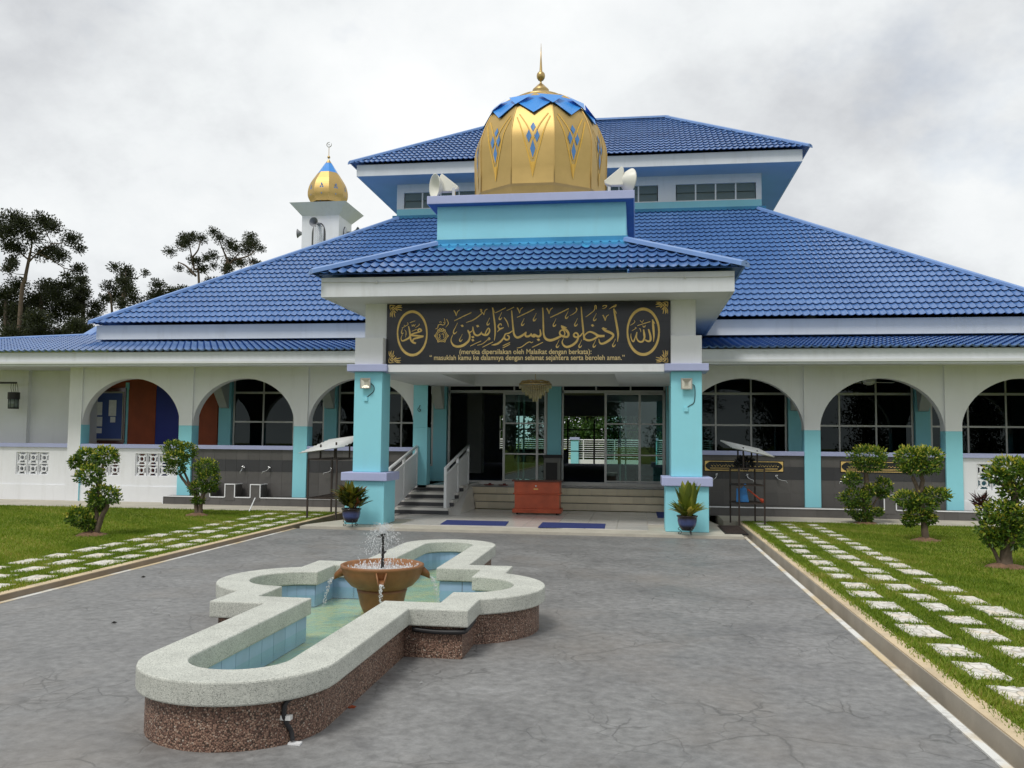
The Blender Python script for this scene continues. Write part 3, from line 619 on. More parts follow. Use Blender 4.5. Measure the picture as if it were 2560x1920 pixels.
# left wing behind the parapet
a = MB(); x75 = at(75, 1050, Y=4.85).x; xq = at(184, 1050, Y=4.85).x; a.box(x75, xq, 4.85, 5.05, .3, 3.45); a.box(xq-.2, xq, 5.05, 6.2, .3, 3.45); a.box(-20, x75, 4.72, 5.05, .3, 3.45); part('wing_wall', a, 'white_paint', mosque)
# porch roof: front tiles are separate pieces, the sides one part each
pe = [(-4.03, -1.15, 4.80), (4.11, -1.15, 4.80), (4.11, 7.2, 4.80), (-4.03, 7.2, 4.80)]; pt = [(-1.97, .47, 5.66), (2.0, .47, 5.66), (2.0, 5.6, 5.66), (-1.97, 5.6, 5.66)]
hip_roof('porch', pe, pt, 7, 5, back=False, skip_front=True)
pr_base = MB(); pr_base.quad(pe[0], pe[1], pt[1], pt[0]); prf = part('porch_roof', pr_base, 'roof_blue', mosque)
eL, eR, tL, tR = (Vector(q) for q in (pe[0], pe[1], pt[0], pt[1])); vv = Vector((0, tL.y-eL.y, tL.z-eL.z)); VL = vv.length; vv.normalize(); uu = Vector((1, 0, 0)); nn_ = uu.cross(vv).normalized()
def tile_mesh(w_=.183, l_=.35, seg=10):
    V = []; F = []; us = [w_*k/seg for k in range(seg+1)]; hs = [.044*(1-abs(math.sin(math.pi*k/seg))**.75) for k in range(seg+1)]
    for k in range(seg+1): V += [(us[k], 0, hs[k]+.034), (us[k], l_+.062, hs[k]*.92-.006), (us[k], .045, hs[k]-.006), (us[k], 0, hs[k]+.034)]
    for k in range(seg): F += [(4*k, 4*k+4, 4*k+5, 4*k+1), (4*k+2, 4*k+6, 4*k+7, 4*k+3)]
    m_ = MB(); m_.add(V, F); return m_
RT = mesh('roof_tile', tile_mesh(), 'roof_blue', True); RTS = mesh('roof_tile', tile_mesh(), 'roof_splash', True)
rotm = Matrix((uu, vv, nn_)).transposed().to_euler(); nrow = int(VL/.35)+1; WT = eR.x-eL.x; rr = random.Random(3)
for r in range(nrow):
    l0 = r*.35; ll = min(.35, VL-l0)
    if ll < .05: continue
    for i in range(int(WT/.183)+1):
        x0 = eL.x+i*.183; f0 = l0/VL; xa = eL.x+(tL.x-eL.x)*f0; xb = eR.x+(tR.x-eR.x)*f0
        if x0 < xa-.02 or x0+.183 > xb+.03: continue
        splash = r == nrow-1 or (r == nrow-2 and rr.random() < .35)
        o = inst('roof_tile', RTS if splash and rr.random() < .6 else RT, Vector((x0, eL.y, eL.z))+vv*l0, prf, rot=rotm, scale=(1, ll/.35, 1))
ridge(pe[0], pt[0], .30, lift=.07); ridge(pe[1], pt[1], .30, lift=.07)
a = MB(); x0, x1, y0 = -3.86, 3.93, -1.02
a.box(x0, x1, y0, y0+.06, 4.385, 4.76); a.box(x0, x0+.06, y0+.06, 5.8, 4.385, 4.76); a.box(x1-.06, x1, y0+.06, 5.8, 4.385, 4.76); part('fascia', a, 'fascia_paint', mosque)
a = MB(); a.box(x0+.06, x1-.06, y0+.06, 5.75, 4.395, 4.43); part('soffit', a, 'soffit_paint', mosque)
# parapet box that carries the dome
a = MB(); a.box(-1.96, 1.96, .58, 4.15, 5.3, 6.54); part('dome_base', a, 'cyan_wall', mosque)
a = MB(); a.box(-2.135, 2.135, .355, 4.40, 6.535, 6.705); part('dome_base_cap', a, 'lavender_paint', mosque, bevel=.008)
a = MB(); a.box(-2.11, 2.11, .38, 4.38, 6.528, 6.534); part('cap_soffit', a, 'deep_blue_paint', mosque)
a = MB(); a.add([(-2.10, .36, 5.655), (2.12, .36, 5.655), (2.0, .565, 5.745), (-2.0, .565, 5.745), (-2.0, .565, 5.83), (2.0, .565, 5.83), (2.0, .7, 5.4), (-2.0, .7, 5.4), (-2.12, .36, 5.60), (2.12, .36, 5.60)], [(0, 1, 2, 3), (3, 2, 5, 4), (8, 9, 1, 0)]); part('flashing', a, 'flashing_blue', mosque)
# ------------------------------------------------------------------ dome
DC = Vector((0, 2.36, 0)); ZB = 6.70
dome = thing('dome', 'large eight-sided gold dome with blue diamond motifs above the entrance porch', 'dome', (0, 2.36, ZB))
zpx = lambda y: at(1351, 80+y*.26525, Y=2.36).z
prof = [(1.43, zpx(1500)), (1.45, zpx(1400)), (1.46, zpx(1250)), (1.455, zpx(1150)), (1.41, zpx(1070)), (1.34, zpx(990)), (1.235, zpx(900)), (1.11, zpx(830)), (.95, zpx(760)), (.76, zpx(700)), (.55, zpx(650))]
prof = [tuple(p) for p in catmull(prof, 3)]
prof[0] = (1.44, at(1332, 460.6, Y=1.0).z)
prof = [p for i_, p in enumerate(prof) if i_ == 0 or p[1] > prof[0][1]+.05]
zfr = lambda y, Y=1.1: at(1332, 80+y*.26525, Y=Y).z
NF = 10; A0 = R(-90-18)
def dpt(k, t, s, push=0.):                # point on facet k, t along the profile index, s across -1..1
    i = min(int(t), len(prof)-2); f = t-i; r = prof[i][0]*(1-f)+prof[i+1][0]*f; z_ = prof[i][1]*(1-f)+prof[i+1][1]*f
    a, b = A0+k*2*math.pi/NF, A0+(k+1)*2*math.pi/NF; r /= math.cos(math.pi/NF)**.6; r += push
    pa, pb = Vector((math.cos(a)*r, math.sin(a)*r, z_)), Vector((math.cos(b)*r, math.sin(b)*r, z_)); return DC+pa*((1-s)/2)+pb*((1+s)/2)
NP = len(prof)-1
def t_of(z_):
    for i in range(NP):
        if prof[i+1][1] >= z_: return i+(z_-prof[i][1])/(prof[i+1][1]-prof[i][1])
    return NP
for k in range(NF):
    a = MB(); V = [dpt(k, i, s) for i in range(NP+1) for s in (-1, 0, 1)]; a.add(V, [(i*3+j, i*3+j+1, i*3+j+4, i*3+j+3) for i in range(NP) for j in (0, 1)]); o = part('dome_panel', a, 'gold', dome, True)
    a = MB(); a.tube([dpt(k, i, -1, .004) for i in range(0, NP+1, 2)], .013, 6); part('seam', a, 'gold', o, True)
    # motif: four diamonds and crossing golden lines, laid on the panel
    zc = zfr(1045); S_ = .00243
    def mk(dx, dy, push=.012): 
        t = t_of(zc-dy*S_); i = min(int(t), NP-1); r = prof[i][0]; return dpt(k, t, dx*S_/(r*.325), push)
    a = MB()
    for cx, cy, hw, hh in ((0, -125, 24, 45), (-36, -40, 24, 60), (36, -40, 24, 60), (0, 75, 24, 82)): a.add([mk(cx, cy-hh), mk(cx+hw, cy), mk(cx, cy+hh), mk(cx-hw, cy)], [(0, 1, 2, 3)])
    part('diamond', a, 'emblem_blue', o)
    a = MB()
    for sx in (-1, 1):
        for pi_, pts in enumerate(([(0, 300), (30, 160), (68, 20), (105, -110), (150, -230)], [(0, 160), (-22, 75), (18, -55), (60, -150), (130, -260)])):
            c_ = catmull([(sx*x, y) for x, y in pts], 6); wd = 7
            for (xa, ya), (xb, yb) in zip(c_, c_[1:]): ps = .005+.0015*(pi_+1+sx); a.add([mk(xa-wd, ya, ps), mk(xa+wd, ya, ps), mk(xb+wd, yb, ps), mk(xb-wd, yb, ps)], [(0, 1, 2, 3)])
    a.add([mk(-16, 190, .011), mk(16, 190, .011), mk(3, 320, .011), mk(-3, 320, .011)], [(0, 1, 2, 3)]); part('motif_line', a, 'gold_line', o)
a = MB(); a.lathe([(1.50, prof[0][1]+.01), (1.47, prof[0][1]-.04), (1.36, 6.69)], NF, (DC.x, DC.y, 0), True, A0); part('base_ring', a, 'gold', dome)
for k in range(NF):                          # blue petals, two tiers
    t0, t1, tp = t_of(zfr(655, 1.75)), t_of(zfr(712, 1.55))-1, t_of(zfr(800, 1.3)); a = MB()
    a.add([dpt(k, t0, -1, .06), dpt(k, t0, 1, .06), dpt(k, t1+1, 1.02, .07), dpt(k, tp, 0, .07), dpt(k, t1+1, -1.02, .07)], [(0, 4, 3), (0, 3, 1), (1, 3, 2)])
    a.add([dpt(k, t1+1, 1.02, .07), dpt(k, tp, 0, .07), dpt(k, t1+1, -1.02, .07), dpt(k, t1+1, 1.02, .04), dpt(k, tp, 0, .04), dpt(k, t1+1, -1.02, .04)], [(0, 1, 4, 3), (1, 2, 5, 4)]); pe_ = part('petal', a, 'bright_blue', dome)
    tq = t_of(zfr(735, 1.5)); a = MB(); rot = lambda p: DC+(Matrix.Rotation(math.pi/NF, 3, 'Z') @ (Vector(p)-DC)); a.add([rot(dpt(k, t0, -.9, .13)), rot(dpt(k, t0, .9, .13)), rot(dpt(k, tq, 0, .16))], [(0, 2, 1)]); part('petal', a, 'bright_blue', dome)
a = MB(); s_ = .00243
pf_ = [(.60, 668), (.60, 655), (.50, 632), (.36, 612), (.19, 602), (.175, 592), (.185, 565), (.19, 550), (.175, 542), (.12, 520), (.06, 495), (.028, 488), (.022, 470), (.03, 462), (.06, 455), (.09, 435), (.098, 415), (.09, 395), (.06, 380), (.036, 374), (.034, 370), (.018, 260), (.003, 108)]
a.lathe([(r, zpx(y)) for r, y in pf_], 24, (DC.x, DC.y, 0)); part('finial', a, 'finial_gold', dome, True)
# ------------------------------------------------------------------ minaret
YN = 30.; q = lambda x, y, Y=YN: at(720+x*.16878, 340+y*.16878, Y=Y)
xa, xb = q(205, 1400).x, q(752, 1400).x; zt_ = q(480, 1182).z; W2 = xb-xa; mc = ((xa+xb)/2, YN+W2/2)
mn = thing('minaret', 'white square minaret with flared cornice and small gold onion dome behind the main roof', 'minaret', (mc[0], mc[1], 0))
a = MB(); a.box(xa, xb, YN, YN+W2, -.2, zt_); part('shaft', a, 'white_paint', mn)
zc_ = q(480, 1012).z; ov = (q(752, 1400).x-q(855, 1010).x); ov = abs(q(855, 1010, YN-.55).x-xb); o_ = max(.45, ov)
a = MB(); a.add([(xa, YN, zt_), (xb, YN, zt_), (xb, YN+W2, zt_), (xa, YN+W2, zt_), (xa-o_, YN-o_, zc_), (xb+o_, YN-o_, zc_), (xb+o_, YN+W2+o_, zc_), (xa-o_, YN+W2+o_, zc_)], [(0, 1, 5, 4), (1, 2, 6, 5), (2, 3, 7, 6), (3, 0, 4, 7), (4, 5, 6, 7)]); part('cornice', a, 'white_paint', mn)
yc = mc[1]; Zm = lambda y: q(600, y, yc).z; mpx = abs(q(700, 900, yc).x-q(600, 900, yc).x)/100
pr2 = [(225, 1010), (262, 930), (270, 870), (262, 800), (232, 710), (165, 600), (102, 500), (48, 410)]; pr2 = [(r*mpx, Zm(y)) for r, y in pr2]; pr2 = [tuple(p) for p in catmull(pr2, 3)]
for k in range(8):
    a0, a1 = R(-112.5)+k*math.pi/4, R(-112.5)+(k+1)*math.pi/4; gb, bb = MB(), MB(); 
    for (r0, z0), (r1, z1) in zip(pr2, pr2[1:]):
        qd = [(mc[0]+math.cos(a)*r/ .96, mc[1]+math.sin(a)*r/.96, z_) for (a, r, z_) in ((a0, r0, z0), (a1, r0, z0), (a1, r1, z1), (a0, r1, z1))]
        (bb if z0 > Zm(590) else gb).add(qd, [(0, 1, 2, 3)])
    o = part('onion_panel', gb, 'gold', mn); part('blue_panel', bb, 'bright_blue', mn)
    r_, z_ = pr2[9]; am = (a0+a1)/2; rr_ = r_*.965; a = MB()
    for dx, dz, hw, hh in ((0, 55, 13, 26), (-16, 10, 13, 32), (16, 10, 13, 32), (0, -50, 13, 42)):
        f = lambda x, zz: (mc[0]+math.cos(am)*rr_-math.sin(am)*x*mpx+math.cos(am)*.02, mc[1]+math.sin(am)*rr_+math.cos(am)*x*mpx+math.sin(am)*.02, Zm(840)+zz*mpx)
        a.add([f(dx, dz-hh), f(dx+hw, dz), f(dx, dz+hh), f(dx-hw, dz)], [(0, 1, 2, 3)])
    part('diamond', a, 'emblem_blue', o)
a = MB(); a.lathe([(48*mpx, Zm(412)), (40*mpx, Zm(400)), (3*mpx, Zm(340)), (3*mpx, Zm(336)), (18*mpx, Zm(328)), (21*mpx, Zm(315)), (18*mpx, Zm(302)), (5*mpx, Zm(294)), (4*mpx, Zm(168))], 14, (mc[0], mc[1], 0)); part('finial', a, 'finial_gold', mn, True)
a = MB(); cz = Zm(130); rr0 = 38*mpx
for k in range(26):
    f = lambda k: (math.radians(70)+k/26*math.radians(325)); w0 = lambda k: rr0*(.06+.20*math.sin(math.pi*k/26)); P = []
    for kk in (k, k+1):
        an = f(kk)
        for rad in (rr0, rr0-w0(kk)): P += [(mc[0]+math.cos(an)*rad, mc[1]+y, cz+math.sin(an)*rad) for y in (-.02, .02)]
    a.add(P, [(0, 4, 6, 2), (1, 3, 7, 5), (0, 1, 5, 4), (2, 6, 7, 3)])
for k in range(5):
    t0 = math.radians(90+72*k); a.add([(mc[0], mc[1]-.02, cz), (mc[0]+math.cos(t0-.6)*rr0*.18, mc[1]-.02, cz+math.sin(t0-.6)*rr0*.18), (mc[0]+math.cos(t0)*rr0*.45, mc[1]-.02, cz+math.sin(t0)*rr0*.45), (mc[0]+math.cos(t0+.6)*rr0*.18, mc[1]-.02, cz+math.sin(t0+.6)*rr0*.18)], [(0, 1, 2, 3)])
part('crescent', a, 'lamp_grey', mn)
# pointed lattice window on the front and the right face
def lattice(front):
    wc = q(455, 1500).x if front else None; hw = 100*mpx; zt2_ = q(455, 1285).z; zs_ = q(455, 1460).z; zb_ = zs_-4.5
    P = lambda x, z_, d: (wc+x, YN-d, z_) if front else (xb+d, YN+W2/2+x, z_)
    op = [(-hw, zb_), (hw, zb_), (hw, zs_)]+[(hw*math.cos(math.pi/2*k/8)**.8 if k < 8 else 0, zs_+(zt2_-zs_)*math.sin(math.pi/2*k/8)) for k in range(1, 9)]+[(-hw*math.cos(math.pi/2*k/8)**.8, zs_+(zt2_-zs_)*math.sin(math.pi/2*k/8)) for k in range(7, 0, -1)]+[(-hw, zs_)]
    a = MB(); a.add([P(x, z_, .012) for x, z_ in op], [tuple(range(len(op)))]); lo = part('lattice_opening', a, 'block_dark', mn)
    a = MB(); inside = lambda x, z_: zb_ < z_ and abs(x) < (hw if z_ < zs_ else hw*max(0, 1-((z_-zs_)/(zt2_-zs_))**2)**.5)
    st = hw*2/6
    for i in range(-3, 4):
        for j in range(int((zt2_-zb_)/st)+1):
            x, z_ = i*st, zb_+j*st
            for dd_, (dx, dz) in enumerate(((st, 0), (0, st), (st, st), (-st, st))):
                if inside(x, z_) and inside(x+dx, z_+dz): a.beam(P(x, z_, .03+.004*dd_), P(x+dx, z_+dz, .03+.004*dd_), .036, .03, (0, 1, 0) if front else (1, 0, 0))
    part('lattice', a, 'white_paint', lo)
lattice(True); lattice(False)
def horn(name, label, c, d, r, ln, mat, group=None):
    c, d = Vector(c), Vector(d).normalized(); t = thing(name, label, 'loudspeaker', c, group); rot_ = Vector((0, 0, 1)).rotation_difference(d).to_matrix()
    a = MB(); a.lathe([(r*.16, -ln*.15), (r*.18, .0), (r*.26, ln*.35), (r*.5, ln*.7), (r, ln), (r*.97, ln*.985), (r*.46, ln*.68), (r*.2, ln*.35), (.01, ln*.3)], 20); a.v = [tuple(rot_ @ Vector(v)+c) for v in a.v]; part('bell', a, mat, t, True)
    a = MB(); a.lathe([(r*.3, -ln*.42), (r*.34, -ln*.38), (r*.34, -ln*.08), (r*.2, 0)], 14); a.v = [tuple(rot_ @ Vector(v)+c) for v in a.v]; part('driver', a, mat, t, True)
    a = MB(); a.beam(c, c-d*ln*.5-Vector((0, 0, .04)), .04, .04); part('bracket', a, mat, t); return t
hz1 = q(415, 1280, YN-.5); horn('horn_loudspeaker', 'grey horn loudspeaker on the minaret, above its front lattice window', (hz1.x, YN-.25, hz1.z), (-.12, -1, -.05), .27, .48, 'horn_grey')
hz2 = q(190, 1390); horn('horn_loudspeaker', 'grey horn loudspeaker jutting from the minaret side away from the hall', (xa-.12, YN+.9, hz2.z), (-1, -.15, 0), .27, .48, 'horn_grey')
hz3 = q(900, 1370); horn('horn_loudspeaker', 'grey horn loudspeaker jutting from the minaret side over the main roof', (xb+.35, YN+1.0, hz3.z), (1, -.1, .1), .27, .5, 'horn_grey')
# two large reflex horns on the dome base cap
for sx, lab in ((-1, 'white reflex horn loudspeaker beside the gold dome, its open dish turned outwards to the minaret'), (1, 'white reflex horn loudspeaker beside the gold dome, seen from behind its casing')):
    c = Vector((sx*1.97, .62, 6.98)); t = thing('reflex_horn', lab, 'loudspeaker', (c.x, c.y, 6.705), 'horns flanking the dome')
    ax = Vector((sx*.8, -.62 if sx < 0 else .5, -.05)).normalized(); rot_ = Vector((0, 0, 1)).rotation_difference(ax).to_matrix()
    a = MB(); a.lathe([(.04, -.13), (.10, -.10), (.18, -.03), (.25, .06), (.262, .08), (.25, .078), (.18, .0), (.09, -.06), (.001, -.075)], 28); a.v = [tuple(rot_ @ Vector(v)+c) for v in a.v]; part('dish', a, 'horn_white', t, True)
    b0 = c-ax*.06; a = MB(); P = [(.0, .22), (.04, .27), (.40, -.02), (.38, -.08), (.28, -.12), (.02, -.12)]; V = [b0+Vector((-sx*x, y, z_)) for y in (-.065, .065) for x, z_ in P]; n = len(P)
    a.add(V, [tuple(range(n)), tuple(range(2*n-1, n-1, -1))]+[(i, n+i, n+(i+1) % n, (i+1) % n) for i in range(n)]); part('casing', a, 'horn_white', t, bevel=.012)
    a = MB(); a.box(b0.x-sx*.30-.03, b0.x-sx*.30+.03, c.y-.03, c.y+.03, 6.70, b0.z-.05); a.box(b0.x-sx*.3-.1, b0.x-sx*.3+.1, c.y-.06, c.y+.06, 6.705, 6.72); part('foot', a, 'chrome', t)
# ------------------------------------------------------------------ sign over the entrance
YSG = -.085
sg = thing('signboard', 'black stone signboard with gold calligraphy and Malay lettering above the entrance', 'sign', (0, YSG, 3.17))
a = MB(); a.box(-2.815, 2.825, YSG+.012, -.049, 3.165, 4.385); bk = part('panel', a, 'sign_black', sg)
nx, nz = 8, 3; tw, th_ = 5.64/nx, 1.22/nz
stile = mesh('panel_tile', (lambda m_: m_.box(-tw/2+.0015, tw/2-.0015, -.012, 0, -th_/2+.0015, th_/2-.0015))(MB()), 'sign_black')
for i in range(nx):
    for j in range(nz): inst('panel_tile', stile, (-2.815+tw*(i+.5), YSG+.012, 3.165+th_*(j+.5)), bk)
RG = {1: (960, 745, 180/1757), 2: (1120, 750, 220/2212), 3: (1330, 745, 230/2212), 4: (1550, 745, 140/1366)}
class Ink:
    def __init__(s): s.mb = MB(); s.k = 0
    def w(s, rg, x, y):
        ox, oy, sc_ = RG[rg]; v = at(ox+x*sc_, oy+y*sc_, Y=YSG); return np.array((v.x, v.z))
    def stroke(s, rg, pts, n=7, wk=.95):
        s.k += 1; yy = YSG-.003-.0002*(s.k % 40); mpp = RG[rg][2]*.00782
        P = catmull([(*s.w(rg, p[0], p[1]), max(p[2], 9)*mpp*wk/2) for p in pts], n); V = []
        for i, p in enumerate(P):
            d = P[min(i+1, len(P)-1)][:2]-P[max(i-1, 0)][:2]; d = d/(np.hypot(*d)+1e-9); nn = np.array((-d[1], d[0]))*max(p[2], .0028); V += [(p[0]+nn[0], yy-3e-5*i, p[1]+nn[1]), (p[0]-nn[0], yy-3e-5*i, p[1]-nn[1])]
        s.mb.add(V, [(2*i, 2*i+1, 2*i+3, 2*i+2) for i in range(len(P)-1)])
    def dot(s, rg, x, y, r=42):
        s.k += 1; yy = YSG-.003-.0002*(s.k % 40); s.mb.add([(p[0], yy, p[1]) for p in (s.w(rg, x-r, y-r*.25), s.w(rg, x+r*.25, y-r*.75), s.w(rg, x+r, y+r*.25), s.w(rg, x-r*.15, y+r*.8))], [(0, 3, 2, 1)])
    def hook(s, rg, x, y, h=190):
        s.stroke(rg, [(x+60, y-h, 8), (x+20, y-h*.55, 14), (x-8, y-50, 24), (x, y-8, 34), (x+35, y-20, 26), (x+62, y-60, 9)])
    def vee(s, rg, x, y): s.stroke(rg, [(x-60, y-140, 32), (x-25, y-80, 30), (x, y, 15)]); s.stroke(rg, [(x, y, 15), (x+30, y-100, 22), (x+90, y-150, 13)])
ik = Ink(); st = ik.stroke
for rg, L_s in ((2, [
  [(497, 755, 30), (520, 805, 45), (548, 880, 42), (540, 980, 52), (490, 1060, 62), (380, 1140, 70), (250, 1172, 62), (150, 1145, 55), (92, 1070, 36), (80, 980, 22), (125, 870, 12)],
  [(245, 570, 8), (190, 680, 18), (140, 790, 28), (150, 845, 36), (190, 832, 26), (228, 790, 8)],
  [(505, 805, 30), (560, 810, 32), (612, 765, 22), (625, 670, 22)], [(625, 670, 22), (640, 780, 42), (672, 862, 50), (740, 893, 46), (812, 860, 45), (850, 800, 24)],
  [(848, 850, 40), (920, 880, 55), (992, 868, 52), (1040, 800, 44), (1042, 732, 36), (1008, 712, 30), (962, 790, 32), (932, 860, 32)],
  [(1120, 190, 30), (1150, 400, 38), (1180, 640, 42), (1185, 850, 36), (1165, 1020, 14)], [(1130, 200, 20), (1150, 270, 22), (1178, 325, 10)],
  [(160, 525, 18), (360, 425, 26), (590, 315, 26)], [(455, 570, 12), (640, 500, 30), (780, 400, 28), (860, 330, 16)], [(805, 240, 30), (845, 250, 34), (835, 290, 34), (880, 330, 22), (902, 380, 14)], [(902, 380, 14), (935, 265, 20), (992, 228, 15)],
  [(1190, 325, 14), (1320, 262, 20), (1450, 195, 20)], [(1480, 265, 14), (1570, 225, 18), (1660, 180, 18)], [(1735, 440, 18), (1950, 340, 26), (2170, 230, 26)],
  [(1345, 645, 26), (1332, 602, 30), (1290, 612, 36), (1262, 670, 38), (1300, 722, 45), (1360, 712, 34), (1402, 690, 18)], [(1310, 730, 40), (1270, 770, 28), (1238, 808, 12)],
  [(1412, 440, 24), (1490, 560, 32), (1525, 685, 9)],
  [(1600, 265, 25), (1620, 500, 38), (1640, 720, 44), (1662, 860, 52), (1722, 938, 56), (1800, 930, 60), (1900, 870, 52), (1970, 800, 20)], [(1968, 812, 26), (1945, 890, 48), (1990, 918, 54), (2060, 895, 48), (2096, 838, 20)], [(2095, 845, 26), (2105, 900, 44), (2160, 920, 50), (2215, 890, 42)],
  [(1622, 775, 25), (1540, 832, 36), (1440, 862, 36), (1420, 960, 42), (1470, 1002, 46), (1530, 980, 42), (1535, 915, 36), (1485, 890, 30)], [(1440, 870, 30), (1380, 980, 46), (1280, 1080, 52), (1180, 1122, 46), (1092, 1135, 9)],
  [(560, 1160, 18), (700, 1092, 20), (835, 1030, 18)], [(865, 1190, 16), (1000, 1120, 22), (1135, 1055, 20)], [(735, 1140, 12), (870, 1100, 20), (990, 1005, 20), (1035, 950, 24), (1055, 985, 22), (1015, 1008, 18)],
  [(1380, 1155, 20), (1470, 1110, 24), (1560, 1070, 22)], [(1380, 1205, 20), (1470, 1160, 24), (1560, 1110, 20)], [(1730, 1210, 14), (1850, 1180, 22), (1990, 1080, 24), (2060, 1055, 24), (2100, 1075, 22), (2140, 1050, 18)]]),
 (3, [
  [(0, 1190, 18), (130, 1130, 24), (265, 1065, 18)], [(0, 920, 50), (55, 880, 44), (100, 905, 52), (160, 928, 54), (208, 880, 48), (195, 755, 24)],
  [(258, 235, 28), (270, 450, 36), (275, 700, 40), (285, 880, 46), (332, 980, 60), (432, 1018, 66), (550, 990, 62), (650, 942, 54), (720, 910, 44)],
  [(705, 660, 25), (745, 722, 64), (830, 780, 64), (878, 860, 56), (855, 930, 54), (765, 928, 54), (685, 890, 48), (668, 822, 38), (722, 772, 36), (775, 800, 32), (790, 862, 30), (765, 920, 30)], [(720, 672, 24), (780, 700, 34), (842, 716, 8)],
  [(440, 470, 20), (660, 368, 28), (885, 255, 26)], [(910, 425, 10), (1000, 380, 20), (1072, 310, 24), (1062, 240, 20), (1092, 285, 20)], [(1290, 460, 12), (1400, 380, 22), (1500, 290, 22), (1515, 190, 25), (1545, 195, 20), (1545, 275, 18)],
  [(1185, 215, 26), (1205, 500, 38), (1230, 750, 44), (1250, 1010, 30)],
  [(1222, 830, 20), (1165, 908, 36), (1090, 940, 46), (1022, 930, 48), (1005, 880, 42), (1052, 840, 42), (1102, 872, 44), (1110, 960, 46), (1062, 1060, 56), (960, 1140, 62), (842, 1178, 56), (762, 1140, 46), (727, 1060, 30), (762, 970, 10)],
  [(1745, 915, 56), (1600, 912, 62), (1500, 850, 52), (1392, 815, 42), (1302, 860, 36), (1258, 930, 32), (1292, 1000, 50), (1382, 1020, 52), (1482, 990, 48), (1590, 925, 50)],
  [(1690, 720, 46), (1760, 780, 62), (1880, 832, 62), (1950, 882, 56), (1930, 950, 56), (1822, 1040, 62), (1702, 1098, 52), (1632, 1078, 40), (1605, 980, 14)], [(1700, 710, 24), (1750, 735, 30), (1805, 742, 8)],
  [(1965, 255, 34), (2000, 450, 46), (2045, 700, 52), (2070, 880, 46), (2055, 1055, 13)], [(1975, 270, 20), (2010, 330, 24), (2038, 385, 9)],
  [(1690, 260, 9), (1760, 235, 18), (1795, 185, 20), (1720, 185, 20), (1702, 215, 18)], [(1850, 270, 9), (1940, 212, 24), (2022, 165, 22), (2000, 210, 20), (1930, 215, 16)]]),
 (4, [
  [(795, 525, 28), (810, 700, 56), (825, 900, 42), (818, 1070, 13)], [(800, 540, 20), (830, 600, 24), (850, 630, 8)], [(695, 760, 36), (725, 860, 46), (745, 960, 52), (735, 1040, 52), (680, 1055, 46), (612, 1020, 34)],
  [(575, 768, 30), (590, 880, 50), (597, 960, 46), (562, 1050, 46), (492, 1070, 46), (432, 1030, 36), (402, 950, 30), (415, 830, 24)], [(415, 830, 24), (372, 960, 26), (330, 1062, 36), (290, 1030, 26), (266, 940, 20), (270, 865, 9)],
  [(425, 675, 15), (580, 625, 20), (740, 575, 20)], [(478, 740, 20), (500, 780, 18), (510, 835, 9)], [(556, 670, 12), (570, 715, 14), (590, 685, 14), (602, 715, 14), (625, 660, 12)], [(290, 802, 11), (350, 765, 16), (392, 735, 20), (370, 715, 18)], [(250, 668, 10), (330, 622, 16), (362, 575, 18), (345, 552, 16)], [(488, 548, 14), (540, 602, 12)], [(540, 602, 12), (575, 535, 12)]]),
 (1, [
  [(600, 690, 25), (625, 800, 40), (640, 920, 42), (660, 1030, 46), (720, 1088, 52), (785, 1105, 42)], [(970, 930, 28), (800, 922, 46), (660, 905, 42), (742, 862, 36), (852, 832, 36), (915, 795, 44), (870, 752, 40), (830, 790, 36), (862, 828, 30)], [(965, 945, 28), (840, 970, 46), (732, 1000, 42), (702, 1055, 42)],
  [(640, 920, 36), (602, 980, 46), (512, 1030, 46), (442, 1045, 32), (420, 980, 20), (452, 890, 11)], [(458, 735, 9), (430, 840, 26), (452, 872, 26), (478, 848, 9)], [(440, 735, 12), (520, 690, 16), (590, 645, 16), (572, 600, 18)], [(490, 680, 14), (515, 660, 16)], [(635, 605, 14), (700, 580, 16), (765, 560, 12)], [(680, 815, 14), (740, 790, 18), (800, 765, 16)], [(770, 725, 12), (850, 672, 16), (865, 632, 18)],
  [(680, 655, 12), (695, 692, 16), (718, 650, 14), (738, 692, 16), (768, 640, 12)], [(505, 775, 12), (540, 830, 16), (530, 960, 10)], [(525, 885, 12), (560, 880, 12)],
  [(1530, 515, 18), (1572, 620, 22), (1508, 718, 8)], [(1475, 498, 12), (1492, 620, 18), (1442, 662, 20), (1392, 640, 20)], [(1355, 598, 16), (1385, 580, 18), (1412, 602, 16)], [(1400, 640, 18), (1332, 660, 22), (1310, 730, 22), (1258, 757, 8)], [(1490, 625, 16), (1450, 590, 14)],
  [(1378, 878, 15), (1345, 905, 15), (1378, 930, 15), (1345, 965, 17), (1385, 987, 14)], [(1408, 885, 18), (1452, 880, 18), (1466, 980, 14)],
  [(1360, 795, 16), (1350, 760, 18), (1385, 745, 16), (1400, 790, 18), (1425, 745, 16), (1460, 760, 18), (1450, 795, 16)]])):
    for s1 in L_s: st(rg, s1)
for rg, x, y in ((2, 360, 650), (2, 745, 655), (2, 625, 932), (2, 625, 1010), (3, 155, 1003), (3, 1455, 660)): ik.dot(rg, x, y)
for rg, x, y in ((2, 990, 635), (2, 1295, 497), (2, 1858, 648), (2, 2155, 530), (2, 302, 1045), (3, 45, 552), (3, 520, 688), (3, 815, 498), (3, 1035, 680), (3, 1490, 552), (3, 595, 1195), (3, 1138, 1195), (3, 1478, 1188), (3, 1948, 1175)): ik.hook(rg, x, y)
for rg, x, y in ((2, 210, 400), (2, 1800, 335), (3, 412, 385), (3, 1760, 550)): ik.vee(rg, x, y)
